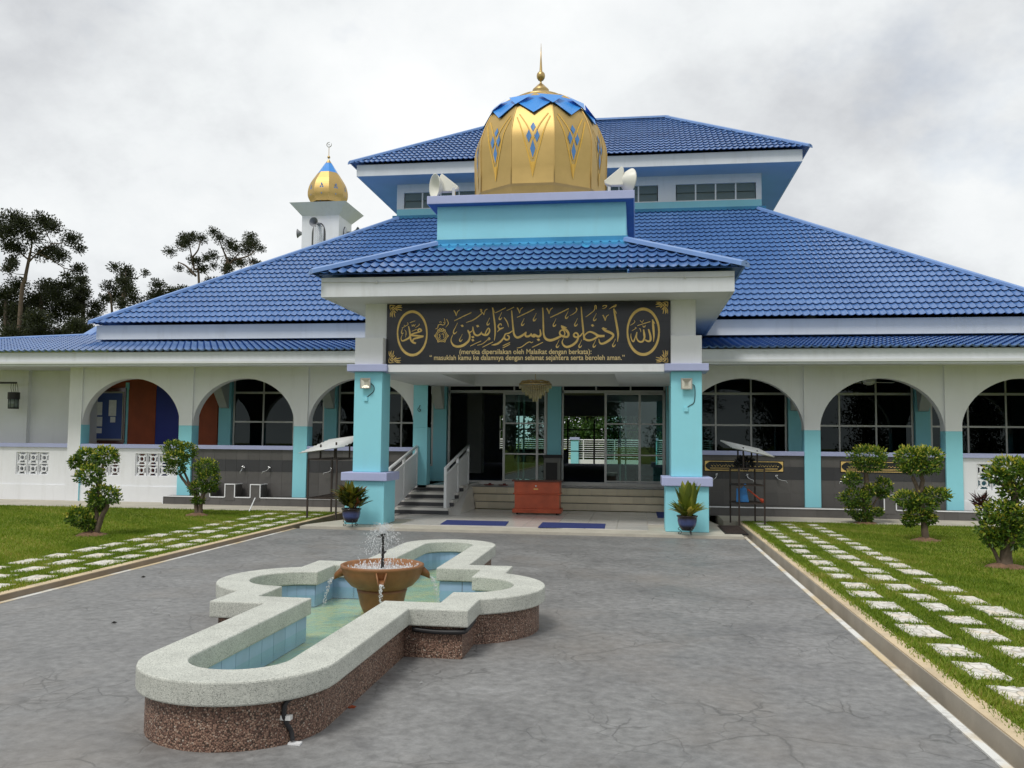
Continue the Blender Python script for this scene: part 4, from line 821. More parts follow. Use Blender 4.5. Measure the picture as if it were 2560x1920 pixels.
for rg, cx, cy, rx, ry, w0, w1 in ((1, 692, 865, 358, 530, 36, 66), (4, 567, 825, 385, 555, 40, 70), (1, 1405, 925, 108, 108, 17, 17), (1, 1405, 925, 140, 140, 17, 17)):
    st(rg, [(cx+rx*math.cos(2*math.pi*k/24), cy+ry*math.sin(2*math.pi*k/24), w0+(w1-w0)*abs(math.sin(2*math.pi*k/24))) for k in range(25)], 3, 1.)
for k in range(6): an = k*math.pi/3; st(1, [(1405+150*math.cos(an-.2), 925+150*math.sin(an-.2), 12), (1405+172*math.cos(an), 925+172*math.sin(an), 22), (1405+150*math.cos(an+.2), 925+150*math.sin(an+.2), 12)], 3)
orn = [[(0, 0, 18), (70, 0, 16), (130, 20, 12)], [(30, 100, 14), (45, 55, 20), (90, 55, 20), (95, 100, 18), (60, 112, 14)], [(120, 60, 12), (190, 12, 26), (285, 0, 9)], [(125, 75, 14), (215, 50, 28), (295, 60, 10)], [(130, 90, 14), (210, 100, 26), (290, 120, 9)], [(120, 90, 12), (165, 125, 22), (185, 145, 6)], [(200, 30, 10), (240, 40, 18), (270, 30, 6)]]
for rg, x, y, sx, sy in ((1, 152, 180, 1, 1), (1, 122, 1580, 1, -1), (4, 1165, 100, -1, 1), (4, 1165, 1565, -1, -1)):
    for s1 in orn:
        st(rg, [(x+sx*p[0], y+sy*p[1], p[2]) for p in s1], 4); st(rg, [(x+sx*p[1], y+sy*p[0], p[2]) for p in s1], 4)
part('calligraphy', ik.mb, 'sign_gold', sg)
def text_line(txt, px0, px1, pyb, mat, bold):
    cu = bpy.data.curves.new('lettering', 'FONT'); cu.body = txt; cu.size = .1; cu.offset = bold; cu.extrude = .0; tmp = bpy.data.objects.new('lettering', cu); COL.objects.link(tmp)
    dg = bpy.context.evaluated_depsgraph_get(); me = bpy.data.meshes.new_from_object(tmp.evaluated_get(dg)); bpy.data.objects.remove(tmp)
    co = np.array([v.co[:] for v in me.vertices]); A, B = at(px0, pyb, Y=YSG), at(px1, pyb, Y=YSG); x0, x1 = co[:, 0].min(), co[:, 0].max(); k = (B.x-A.x)/(x1-x0)
    for v, c in zip(me.vertices, co): v.co = (A.x+(c[0]-x0)*k, YSG-.004, A.z+(B.z-A.z)*(c[0]-x0)/(x1-x0)+c[1]*k*1.12)
    P = np.array([v.co[:] for v in me.vertices]); F = [list(p.vertices) for p in me.polygons]; mids = [P[f][:, 0].min() for f in F]; maxs = [P[f][:, 0].max() for f in F]
    order = sorted(range(len(F)), key=lambda i: mids[i]); words = [[order[0]]]; right = maxs[order[0]]
    for i in order[1:]:                        # a new word starts at every wide gap
        if mids[i]-right > .019: words.append([])
        words[-1].append(i); right = max(right, maxs[i])
    for wd in words:
        m_ = MB()
        for i in wd: m_.add([tuple(P[j]) for j in F[i]], [tuple(range(len(F[i])))])
        part('lettering', m_, mat, sg)
    bpy.data.meshes.remove(me)
text_line('(mereka dipersilakan oleh Malaikat dengan berkata):', 1148.6, 1478.6, 885.0, 'letter_cream', .0012)
text_line('\u201c masuklah kamu ke dalamnya dengan selamat sejahtera serta beroleh aman.\u201d', 1074, 1561.6, 899.8, 'letter_cream', .0012)
# plaques on the right wash walls
def plaque(label, px0, py0, px1, py1):
    y = YL-.012; A, B = at(px0, py0, Y=y), at(px1, py1, Y=y); t = thing('wall_plaque', label, 'plaque', ((A.x+B.x)/2, y, B.z), 'plaques over the wash taps'); a = MB(); a.box(A.x, B.x, y, y+.02, B.z, A.z); part('panel', a, 'sign_black', t)
    a = MB(); w_ = .012
    for q_ in ((A.x+.02, B.x-.02, A.z-.03, A.z-.018), (A.x+.02, B.x-.02, B.z+.018, B.z+.03), (A.x+.02, A.x+.032, B.z+.03, A.z-.03), (B.x-.032, B.x-.02, B.z+.03, A.z-.03)): a.box(q_[0], q_[1], y-.004, y-.001, q_[2], q_[3])
    for sx, ex in ((1, A.x+.03), (-1, B.x-.03)):
        for sz, ez in ((1, B.z+.03), (-1, A.z-.03)): a.add([(ex, y-.003, ez), (ex+sx*.11, y-.003, ez), (ex+sx*.05, y-.003, ez+sz*.03), (ex, y-.003, ez+sz*.08)], [(0, 1, 2, 3)])
    part('border', a, 'sign_gold', t); a = MB(); r5 = random.Random(int(px0)); h = A.z-B.z
    x = A.x+.16                                    # a band of flowing script, too small to read
    while x < B.x-.16:
        z0 = B.z+h*.52; wv = r5.uniform(.03, .08)
        c_ = catmull([(x, z0+r5.uniform(0, .03)), (x+wv*.4, z0-.012), (x+wv*.8, z0+r5.uniform(-.01, .012)), (x+wv, z0+r5.uniform(.02, .055))], 4)
        for (xa_, za_), (xb_, zb_) in zip(c_, c_[1:]): a.add([(xa_, y-.003, za_-.005), (xb_, y-.003, zb_-.005), (xb_, y-.003, zb_+.005), (xa_, y-.003, za_+.005)], [(0, 1, 2, 3)])
        x += wv+.012
    for zz in (.20, .30): a.box(A.x+.14, B.x-.14, y-.003, y-.002, B.z+h*zz, B.z+h*zz+.008)
    part('script', a, 'sign_gold', t)
plaque('black and gold script plaque on the tiled wall behind the shoe rack', 1760, 1150, 1960, 1181); plaque('black and gold script plaque on the tiled wall behind the topiary shrubs', 2100, 1152, 2300, 1184)
# ------------------------------------------------------------------ porch furnishings
def rail(label, x, yf, yb, zf, zb):
    t = thing('stair_railing', label, 'railing', (x, yf, 0), 'railings of the side stair'); d = (zb-zf)/(yb-yf)
    a = MB(); a.tube([(x, yf-.03, zf), (x, yb+.03, zb)], .035, 10); part('handrail', a, 'rail_white', t, True)
    for y, n_ in ((yf, 0), ((yf+yb)/2, 1), (yb, 2)):
        z1 = zf+d*(y-yf); z0 = (0, z1-1.0, z1-1.0)[n_]; a = MB(); a.box(x-.03, x+.03, y-.03, y+.03, z0, z1); part('post', a, 'rail_white', t)
    a = MB(); a.beam((x, yf+.03, zf-.17), (x, yb, zb-.17), .05, .05); a.beam((x, yf+.03, zf-.93), (x, yb, zb-.93), .03, .04); part('panel_rail', a, 'rail_white', t)
    n = 26
    for i in range(n):
        y0, y1 = yf+.03+(yb-yf-.03)*i/n, yf+.03+(yb-yf-.03)*(i+1)/n-.006; a = MB(); z = lambda y: zf+d*(y-yf)
        a.add([(x+sx*.006, y, z(y)+dz) for sx in (-1, 1) for (y, dz) in ((y0, -.93), (y1, -.93), (y1, -.19), (y0, -.19))], [(0, 1, 2, 3), (7, 6, 5, 4), (0, 3, 7, 4), (1, 5, 6, 2), (3, 2, 6, 7), (0, 4, 5, 1)]); part('slat', a, 'rail_white', t)
rail('white slatted stair railing standing beside the centre steps', -2.07, 2.25, 4.88, 1.02, 1.52); rail('white slatted stair railing running up to the arcade pier', -3.13, 1.42, 3.76, 1.02, 1.50)
bx = thing('donation_box', 'reddish brown wooden donation chest with dark glossy top on the porch floor', 'donation box', (-.05, 2.9, 0))
a = MB(); a.box(-.60, .50, 2.60, 3.16, .035, .13); part('plinth', a, 'wood_red', bx, bevel=.008)
a = MB(); a.box(-.555, .455, 2.64, 3.12, .13, .45); part('lower_case', a, 'wood_red', bx, bevel=.006); a = MB(); a.box(-.585, .485, 2.615, 3.145, .45, .475); part('moulding', a, 'wood_red', bx, bevel=.006)
a = MB(); a.box(-.565, .465, 2.63, 3.13, .475, .735); part('upper_case', a, 'wood_red', bx, bevel=.006); a = MB(); a.box(-.615, .515, 2.59, 3.17, .735, .775); part('lid', a, 'wood_top', bx, bevel=.008)
a = MB(); a.tube([(-.07, 2.632, .64), (-.07, 2.615, .64)], .018, 12); part('lock', a, 'chrome', bx)
a = MB(); a.box(-.12, -.02, 2.626, 2.631, .56, .585); part('label_plate', a, 'sign_gold', bx)
for x in (-.5, .4):
    for y in (2.68, 3.08): a = MB(); a.tube([(x-.02, y, .022), (x+.02, y, .022)], .022, 10); part('caster', a, 'black_metal', bx)
def mat_(label, p):
    a = MB(); P = [at(*q_, Z=.012) for q_ in p]; xs = [v.x for v in P]; ys = [v.y for v in P]; n = 10; y0, y1 = min(ys), max(ys)
    a.add([(v.x, v.y, z_) for z_ in (.001, .014) for v in P], [(3, 2, 1, 0), (4, 5, 6, 7), (0, 1, 5, 4), (1, 2, 6, 5), (2, 3, 7, 6), (3, 0, 4, 7)]); o = part('door_mat', a, 'mat_blue'); tag(o, label, 'mat', 'blue mats on the porch'); return o
z7 = lambda a_, b_: (960+a_*.14467, 1080+b_*.14467); r7 = lambda a_, b_: (1280+a_*.28933, 860+b_*.28933)
mat_('long blue mat on the porch floor in front of the side stair railing', (z7(975, 1590), z7(2100, 1612), z7(2155, 1545), z7(1085, 1520)))
mat_('long blue mat on the porch floor in front of the donation chest', (r7(225, 1582), r7(800, 1590), r7(808, 1553), r7(265, 1540)))
mat_('small blue mat beside the porch column at the end of the steps', (r7(1258, 1497), r7(1400, 1500), r7(1400, 1455), r7(1245, 1450)))
# flood lights on the columns
def flood(label, px, py, sx):
    v = at(px, py, Y=-.33); t = thing('flood_light', label, 'flood light', (v.x, -.29, v.z), 'flood lights on the porch columns')
    a = MB(); s_ = .105; a.add([(v.x+x, y, v.z+z_) for (y, s2) in ((-.37, s_), (-.31, .07)) for x, z_ in ((-s2, -s2), (s2, -s2), (s2, s2), (-s2, s2))], [(4, 7, 6, 5), (0, 4, 5, 1), (1, 5, 6, 2), (2, 6, 7, 3), (3, 7, 4, 0)])
    a.box(v.x-s_, v.x+s_, -.378, -.37, v.z-s_, v.z-s_+.018); a.box(v.x-s_, v.x+s_, -.378, -.37, v.z+s_-.018, v.z+s_); a.box(v.x-s_, v.x-s_+.018, -.378, -.37, v.z-s_+.018, v.z+s_-.018); a.box(v.x+s_-.018, v.x+s_, -.378, -.37, v.z-s_+.018, v.z+s_-.018); part('housing', a, 'lamp_grey', t)
    a = MB(); a.add([(v.x+x*s2, y, v.z+z_*s2) for (y, s2) in ((-.369, .087), (-.335, .035)) for x, z_ in ((-1, -1), (1, -1), (1, 1), (-1, 1))], [(4, 5, 6, 7), (0, 1, 5, 4), (1, 2, 6, 5), (2, 3, 7, 6), (3, 0, 4, 7)]); part('reflector', a, 'lamp_lens', t)
    a = MB(); a.box(v.x-.012, v.x+.012, -.31, -.288, v.z-.05, v.z+.05); part('bracket', a, 'lamp_grey', t)
    a = MB(); x1 = v.x+s_; zz = .33 if sx > 0 else .16
    a.tube([tuple(p) for p in catmull([(x1-.01, -.32, v.z), (x1+.05, -.30, v.z-.06), (x1+.04, -.295, v.z-.2*zz/.2), (x1-.05, -.293, v.z-zz-.08), (v.x-.01, -.293, v.z-zz-.13)], 5)], .007, 6); part('cable', a, 'rubber', t, True)
    a = MB(); a.box(v.x-.045, v.x+.03, -.315, -.288, v.z-zz-.19, v.z-zz-.11); part('junction_box', a, 'cyan_paint', t)
flood('square flood light with short cable, on the column beside the stair railings', 914.9, 958.4, -1); flood('square flood light with long dangling cable, on the column beside the small blue mat', 1716.3, 959.8, 1)
# cable with clips along the porch fascia
a = MB(); pts = [(x, -1.034, 4.665+.010*math.sin(x*3.1)) for x in np.linspace(-3.84, 3.92, 40)]; a.tube(pts, .007, 5)
for x in (-2.75, -.9, .9, 1.5, 3.05): a.box(x-.012, x+.012, -1.045, -1.02, 4.63, 4.69)
tag(part('fascia_cable', a, 'zinc', None, True), 'thin pale cable clipped along the porch fascia under the tiles', 'cable')
# chandelier
CY = 2.0; ch = thing('chandelier', 'tiered crystal chandelier with gold frame hanging in the porch', 'chandelier', (-.03, CY, 3.4))
a = MB(); a.tube([(-.03, CY, 3.40), (-.03, CY, 2.96)], .008, 6); a.lathe([(.10, 3.37), (.08, 3.40)], 16, (-.03, CY, 0)); part('stem', a, 'finial_gold', ch)
for r_, z_ in ((.35, 2.90), (.30, 2.955), (.24, 2.86), (.15, 2.80)): a = MB(); a.tube([(-.03+r_*math.cos(2*math.pi*k/28), CY+r_*math.sin(2*math.pi*k/28), z_) for k in range(29)], .016, 6, False); part('ring', a, 'finial_gold', ch, True)
for k in range(10): a = MB(); an = 2*math.pi*k/10; a.tube([tuple(p) for p in catmull([(-.03, CY, 2.93), (-.03+.15*math.cos(an), CY+.15*math.sin(an), 2.985), (-.03+.33*math.cos(an), CY+.33*math.sin(an), 2.93)], 4)], .011, 5); part('arm', a, 'finial_gold', ch, True)
for r_, z0, z1, n in ((.35, 2.91, 2.80, 44), (.29, 2.88, 2.72, 36), (.21, 2.82, 2.64, 28), (.13, 2.76, 2.58, 18), (.05, 2.7, 2.51, 8)):
    a = MB()
    for k in range(n): an = 2*math.pi*k/n; x, y = -.03+r_*math.cos(an), CY+r_*math.sin(an); a.tube([(x, y, z0), (x, y, (z0+z1)/2), (x, y, z1)], [.008, .012, .003], 4)
    part('crystal_tier', a, 'crystal', ch)
# ceiling lamp in the lobby, cabinet, slippers
a = MB(); cl = at(1536, 965, Y=4.6); a.lathe([(.13, 0), (.12, -.03), (.07, -.06), (.005, -.072)], 18, (cl.x, 4.6, 3.42)); tag(part('ceiling_lamp', a, 'paper', None, True), 'round white ceiling lamp above the sliding doors', 'lamp')
cb = thing('cabinet_speaker', 'grey cabinet with dark grille beside the middle door pilaster', 'cabinet', (at(1381, 1150, Y=YI-.3).x, YI-.3, .5)); A_, B_ = at(1360, 1143, Y=YI-.35), at(1402, 1150, Y=YI-.35)
a = MB(); a.box(A_.x, B_.x, YI-.45, YI-.09, .5, 1.22); part('case', a, 'cabinet', cb, bevel=.01); a = MB(); a.box(A_.x-.01, B_.x+.01, YI-.46, YI-.09, 1.22, 1.30); part('top', a, 'black_metal', cb); a = MB(); a.box(A_.x+.06, B_.x-.08, YI-.456, YI-.449, .62, 1.1); part('grille', a, 'black_metal', cb)
def slipper(label, px, py, rot, mat):
    v = at(px, py, Z=.505); t = thing('slipper', label, 'slipper', (v.x, v.y, .502), 'slippers left at the doors'); n = 12; cs, sn = math.cos(rot), math.sin(rot)
    for name, zz, sc_ in (('sole', (0, .022), 1.), ('strap', (.022, .05), .8)):
        a = MB(); pl_ = []
        for k in range(n):
            an = 2*math.pi*k/n; lx, ly = .13*math.cos(an), .048*math.sin(an)*(1+.2*math.cos(an))
            if name == 'strap': lx = .03+lx*.3; ly *= .95
            pl_.append((v.x+lx*cs-ly*sn, v.y+lx*sn+ly*cs))
        a.prism(pl_, .502+zz[0], .502+zz[1]); part(name, a, mat, t)
slipper('red slipper on the landing beside the stair railing', 1222, 1212, .3, 'slipper_red'); slipper('dark red slipper on the landing by the sliding door leaf', 1258, 1213, -.2, 'slipper_red')
slipper('dark slipper on the side stair landing behind the slatted railing', 1098, 1210, .1, 'slipper_dark'); slipper('brown slipper on the landing behind the donation chest', 1465, 1213, .1, 'slipper_dark')
# ------------------------------------------------------------------ plants
def leaf(mb, p, d, L, W, c, r, fold=.25):
    d = Vector(d).normalized(); s = d.cross(Vector((r.uniform(-1, 1), r.uniform(-1, 1), r.uniform(-.3, 1))))
    if s.length < 1e-3: s = Vector((1, 0, 0))
    s.normalize(); n = s.cross(d); p = Vector(p); m = p+d*L*.5; mb.add([p, m+s*W*.5+n*W*fold, p+d*L, m-s*W*.5+n*W*fold], [(0, 1, 2), (0, 2, 3)], c)
def blob(mb, c, rad, n, L, r, sun=.35, flat=.55, inner=.55):
    c = Vector(c)
    for _ in range(n):
        while True:
            q_ = Vector((r.gauss(0, 1), r.gauss(0, 1), r.gauss(0, 1)))
            if q_.length > .1: break
        q_.normalize(); k = r.uniform(inner, 1.04)*(1+.10*math.sin(q_.x*5+q_.z*4)+.08*math.sin(q_.y*7+c.x)); p = c+Vector((q_.x*rad[0], q_.y*rad[1], q_.z*rad[2]))*k
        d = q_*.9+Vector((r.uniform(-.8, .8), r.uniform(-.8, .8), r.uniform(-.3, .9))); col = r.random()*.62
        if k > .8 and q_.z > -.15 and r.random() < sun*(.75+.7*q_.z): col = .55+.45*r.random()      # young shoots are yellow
        leaf(mb, p, d, L*r.uniform(.6, 1.15), L*r.uniform(.35, .55), col, r)
def shrub(label, base, lobes, stems, seed, nmul=1., sun=.42, leafmat_='shrub_leaf', L=.085, group='clipped shrubs on the lawns'):
    r = random.Random(seed); b = at(*base, Z=0); t = thing('topiary_shrub', label, 'shrub', (b.x, b.y, 0), group); Y0 = b.y
    a = MB(); ctr = []
    for (px, py, rx, ry, dy) in lobes:
        c = at(px, py, Y=Y0+dy); sc_ = (c-CAM).dot(_f)/CF*.96; rx_, rz_ = rx*sc_, ry*sc_; ctr.append((c, rx_, rz_))
    for i, ((px, py, rx, ry, dy), (c, rx_, rz_)) in enumerate(zip(lobes, ctr)):
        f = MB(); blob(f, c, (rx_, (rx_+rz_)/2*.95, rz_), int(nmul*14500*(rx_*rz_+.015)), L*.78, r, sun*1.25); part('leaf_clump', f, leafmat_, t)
    for pts, r0, r1 in stems:
        P = []
        for (px, py, dy) in pts: P.append(at(px, py, Y=Y0+dy))
        P[0].z = -.03 if pts[0][1] > base[1]-14 else P[0].z
        c_ = catmull([tuple(p) for p in P], 4); a.tube([tuple(p+np.array((r.uniform(-.008, .008), r.uniform(-.008, .008), 0))) for p in c_], list(np.linspace(r0, r1, len(c_))), 7)
    part('stem', a, 'trunk', t, True)
    m_ = MB(); n = 20; pr = [(.27, -.012), (.22, .022), (.13, .05), (.04, .06)]
    V = [(b.x+rr_*math.cos(2*math.pi*k/n)*r.uniform(.85, 1.15), b.y+rr_*.8*math.sin(2*math.pi*k/n)*r.uniform(.85, 1.15), z_*r.uniform(.7, 1.2)) for rr_, z_ in pr for k in range(n)]
    m_.add(V, [(i*n+k, i*n+(k+1) % n, (i+1)*n+(k+1) % n, (i+1)*n+k) for i in range(3) for k in range(n)]+[tuple(range(3*n, 4*n))]); part('soil_mound', m_, 'soil', t, True); return t
ze = lambda a_, b_: (160+a_*.18987, 1080+b_*.18987); zc9 = lambda a_, b_: (380+a_*.18083, 1060+b_*.18083); zd = lambda a_, b_: (2060+a_*.24108, 1080+b_*.24108)
def lob(f, k, l): return [(*f(x, y), rx*k, ry*k, dy) for x, y, rx, ry, dy in l]
shrub('clipped shrub of four leaning tufts on the lawn before the white pierced parapet', (228, 1338),
  lob(ze, .18987, [(300, 330, 150, 120, .05), (550, 310, 165, 120, 0), (350, 560, 185, 130, -.12), (530, 830, 230, 135, 0), (440, 930, 120, 110, .05), (190, 1110, 150, 130, -.05), (330, 1200, 120, 90, 0), (150, 400, 60, 70, 0)]),
  [([(*ze(420, 1350), 0), (*ze(480, 1150), 0), (*ze(560, 1000), 0), (*ze(560, 900), 0)], .05, .03), ([(*ze(380, 1360), 0), (*ze(330, 1250), 0), (*ze(240, 1130), 0)], .035, .02), ([(*ze(430, 1330), 0), (*ze(430, 1050), .03), (*ze(450, 750), 0), (*ze(400, 600), 0)], .04, .02), ([(*ze(460, 720), 0), (*ze(500, 500), 0), (*ze(520, 380), 0)], .03, .02)], 11)
shrub('clipped shrub with three ball heads on forked stems beside the ablution bench', (494, 1289),
  lob(zc9, .18083, [(310, 330, 160, 110, .08), (480, 370, 150, 120, .1), (340, 470, 185, 100, -.08), (330, 600, 140, 95, -.05), (750, 600, 175, 130, 0), (780, 760, 165, 130, 0), (800, 880, 100, 70, 0), (620, 890, 110, 90, 0), (640, 1060, 90, 50, 0)]),
  [([(*zc9(630, 1270), 0), (*zc9(610, 1100), 0), (*zc9(600, 950), 0), (*zc9(480, 830), 0), (*zc9(380, 690), 0)], .05, .026), ([(*zc9(540, 880), 0), (*zc9(480, 750), .05), (*zc9(430, 620), .05)], .03, .02), ([(*zc9(660, 1265), 0), (*zc9(680, 1100), 0), (*zc9(740, 900), 0), (*zc9(760, 780), 0)], .05, .03)], 12, L=.08, sun=.34)
shrub('clipped shrub with round crown, side tufts and bushy foot close by the arcade', (2163.7, 1309),
  lob(zd, .24108, [(460, 240, 195, 105, 0), (470, 340, 170, 70, 0), (300, 490, 95, 75, -.05), (620, 560, 90, 85, .05), (600, 640, 60, 40, .05), (460, 610, 60, 80, 0), (330, 680, 160, 95, -.05), (370, 800, 130, 100, 0), (420, 890, 85, 55, 0), (560, 830, 55, 35, 0)]),
  [([(*zd(420, 960), 0), (*zd(430, 700), 0), (*zd(440, 540), 0), (*zd(430, 420), 0)], .07, .045), ([(*zd(480, 950), 0), (*zd(510, 760), .03), (*zd(590, 650), .05)], .03, .018)], 13, sun=.36)
shrub('hourglass-shaped clipped shrub with wide round crown over a flared skirt on a stony mound', (2313, 1352),
  lob(zd, .24108, [(900, 260, 160, 110, 0), (1070, 270, 170, 120, 0), (990, 370, 220, 75, 0), (870, 690, 160, 80, 0), (1150, 650, 170, 70, 0), (1010, 760, 190, 80, 0), (980, 860, 140, 70, 0), (1090, 900, 80, 50, 0), (900, 920, 80, 50, 0)]),
  [([(*zd(1050, 1120), 0), (*zd(1040, 950), 0), (*zd(1010, 760), 0), (*zd(970, 600), 0), (*zd(910, 460), 0)], .065, .03), ([(*zd(1000, 640), 0), (*zd(1020, 530), 0), (*zd(1010, 420), 0)], .045, .035)], 14, sun=.45)
shrub('tall loose shrub with airy yellow-green crown, standing on the lawn away from the arcade', (2515, 1418),
  lob(zd, .24108, [(1930, 370, 210, 110, 0), (2060, 470, 200, 160, .1), (1800, 450, 110, 80, -.05), (1960, 620, 130, 90, 0), (1880, 830, 270, 125, -.05), (1820, 970, 230, 130, 0), (1980, 900, 200, 130, 0), (1900, 1120, 200, 90, 0), (1760, 1090, 110, 80, 0)]),
  [([(*zd(1890, 1400), 0), (*zd(1890, 1250), 0), (*zd(1950, 1000), 0), (*zd(1980, 700), 0), (*zd(1960, 450), 0)], .09, .03), ([(*zd(1850, 1380), 0), (*zd(1740, 1200), 0), (*zd(1660, 1050), 0)], .03, .015), ([(*zd(1950, 650), 0), (*zd(1850, 560), 0), (*zd(1760, 480), 0)], .02, .012)], 15, nmul=.62, sun=.5, L=.10)
r = random.Random(5); b_ = at(*zd(1650, 800), Y=.2); rp = thing('red_leaf_plant', 'small dark red leafed plant behind the tall loose shrub', 'plant', (b_.x, .2, 0)); f = MB()
for k in range(90): leaf(f, (b_.x+r.uniform(-.12, .12), .2+r.uniform(-.1, .1), b_.z+r.uniform(-.05, .2)), (r.uniform(-1, 1), r.uniform(-1, 1), r.uniform(.1, 1)), .2, .04, r.random(), r)
part('foliage', f, 'red_leaf', rp); a = MB(); a.tube([(b_.x, .2, -.02), (b_.x+.03, .2, b_.z+.1)], .018, 6); part('stem', a, 'trunk', rp)
# potted plants by the columns
def bent_leaf(mb, p, d, L, W, c, droop, r):
    p = Vector(p); d = Vector(d).normalized(); s = d.cross(Vector((0, 0, 1)));
    if s.length < .05: s = Vector((r.uniform(-1, 1), r.uniform(-1, 1), 0))
    s.normalize(); n = 5; V = []; q_ = p.copy(); dd = d.copy()
    for i in range(n+1):
        t = i/n; wd = W*math.sin(math.pi*min(1, .12+.88*t))**.8*.5 if i < n else .002; up = s.cross(dd).normalized(); V += [q_-s*wd+up*wd*.35, q_, q_+s*wd+up*wd*.35]; dd = (dd+Vector((0, 0, -droop/n))).normalized(); q_ = q_+dd*L/n
    mb.add(V, [f_ for i in range(n) for f_ in ((3*i, 3*i+1, 3*i+4, 3*i+3), (3*i+1, 3*i+2, 3*i+5, 3*i+4))], c)
def potplant(label, x, y, kind):
    t = thing('potted_plant', label, 'potted plant', (x, y, 0), 'potted plants before the porch columns'); r = random.Random(20+kind)
    a = MB(); prf_ = [(.085, .085), (.115, .10), (.155, .17), (.172, .25), (.170, .30), (.178, .318), (.188, .322), (.188, .345), (.168, .345), (.155, .32), (.15, .30)]; a.lathe(prf_, 28, (x, y, 0)); part('pot', a, 'pot_glaze', t, True)
    a = MB(); a.lathe([(.15, .302), (.0001, .305)], 20, (x, y, 0), False); part('soil', a, 'soil', t)
    a = MB()
    for k in range(3):
        an = -math.pi/2+2*math.pi*k/3+.5; c, s_ = math.cos(an), math.sin(an); P = [(x+c*rr_, y+s_*rr_, z_) for rr_, z_ in ((.10, .16), (.16, .10), (.12, .07), (.10, .035), (.125, .008), (.155, .02), (.145, .045), (.125, .04))]; a.tube([tuple(p) for p in catmull(P, 3)], .006, 5)
    a.tube([(x+.10*math.cos(q_), y+.10*math.sin(q_), .082) for q_ in np.linspace(0, 2*math.pi, 21)], .006, 5, False); part('pot_stand', a, 'black_metal', t, True)
    f = MB()
    if kind == 0:
        for _ in range(230):
            an = r.uniform(0, 2*math.pi); rad = r.uniform(.0, .27); hz_ = r.uniform(.36, .62); d = Vector((math.cos(an)*r.uniform(.3, 1.3), math.sin(an)*r.uniform(.3, 1.3), r.uniform(.35, 1.3))); bent_leaf(f, (x+math.cos(an)*rad*.7, y+math.sin(an)*rad*.7, hz_), d, r.uniform(.18, .30), r.uniform(.06, .09), r.random()*(1 if r.random() < .5 else .6), r.uniform(.1, .6), r)
        for _ in range(10): bent_leaf(f, (x+r.uniform(-.12, .1), y+r.uniform(-.08, .08), .58), (r.uniform(-.35, .25), r.uniform(-.3, .3), 1), .30, .065, r.random()*.5+.2, .1, r)
        part('leaves', f, 'croton_leaf', t)
    else:
        for _ in range(34): an = r.uniform(0, 2*math.pi); bent_leaf(f, (x+math.cos(an)*r.uniform(.02, .12), y+math.sin(an)*r.uniform(.02, .12), r.uniform(.34, .55)), (math.cos(an)*r.uniform(.05, .45), math.sin(an)*r.uniform(.05, .4), 1), r.uniform(.30, .55), r.uniform(.11, .15), r.uniform(.25, .85), r.uniform(.0, .15), r)
        for _ in range(60): an = r.uniform(0, 2*math.pi); bent_leaf(f, (x+math.cos(an)*.06, y+math.sin(an)*.06, .32), (math.cos(an)*r.uniform(.5, 1.1), math.sin(an)*r.uniform(.5, 1.1), 1), r.uniform(.26, .44), r.uniform(.075, .11), r.random(), r.uniform(.2, .8), r)
        part('leaves', f, 'cane_leaf', t)
    a = MB()
    for _ in range(7): a.tube([(x+r.uniform(-.08, .08), y+r.uniform(-.06, .06), .28), (x+r.uniform(-.12, .12), y+r.uniform(-.1, .1), .56)], .011, 5)
    part('stalks', a, 'trunk', t)
t_ = NT('pot_glaze'); tcn = t_.n('ShaderNodeSeparateXYZ'); t_.l(t_.pos, tcn.inputs[0]); c_ = t_.ramp(t_.math('ADD', tcn.outputs[2], t_.math('MULTIPLY', t_.noise(9, 4), .05)), [(.11, (.012, .010, .012)), (.17, (.02, .022, .04)), (.22, (.06, .085, .22)), (.28, (.055, .07, .17)), (.33, (.025, .018, .018))]); M['pot_glaze'] = t_.fin(c_, .22, 0, .5)
potplant('bushy croton with bronze leaves in a blue glazed pot before the porch column', -3.19, -.93, 0); potplant('upright broad-leaved plant with yellow-green leaves in a blue glazed pot before the porch column', 3.08, -.93, 1)
wv_ = at(1048, 1024, Y=YW-.02); a = MB(); a.tube([tuple(p) for p in catmull([(wv_.x+.02, YW-.01, wv_.z+.11), (wv_.x, YW-.04, wv_.z+.05), (wv_.x-.03, YW-.05, wv_.z), (wv_.x+.01, YW-.05, wv_.z-.05), (wv_.x+.04, YW-.04, wv_.z-.01), (wv_.x, YW-.03, wv_.z+.02)], 5)], .008, 6)
tag(part('wire_loop', a, 'rubber', None, True), 'small loop of dark wire on the blue pier above the stair railing', 'wire')
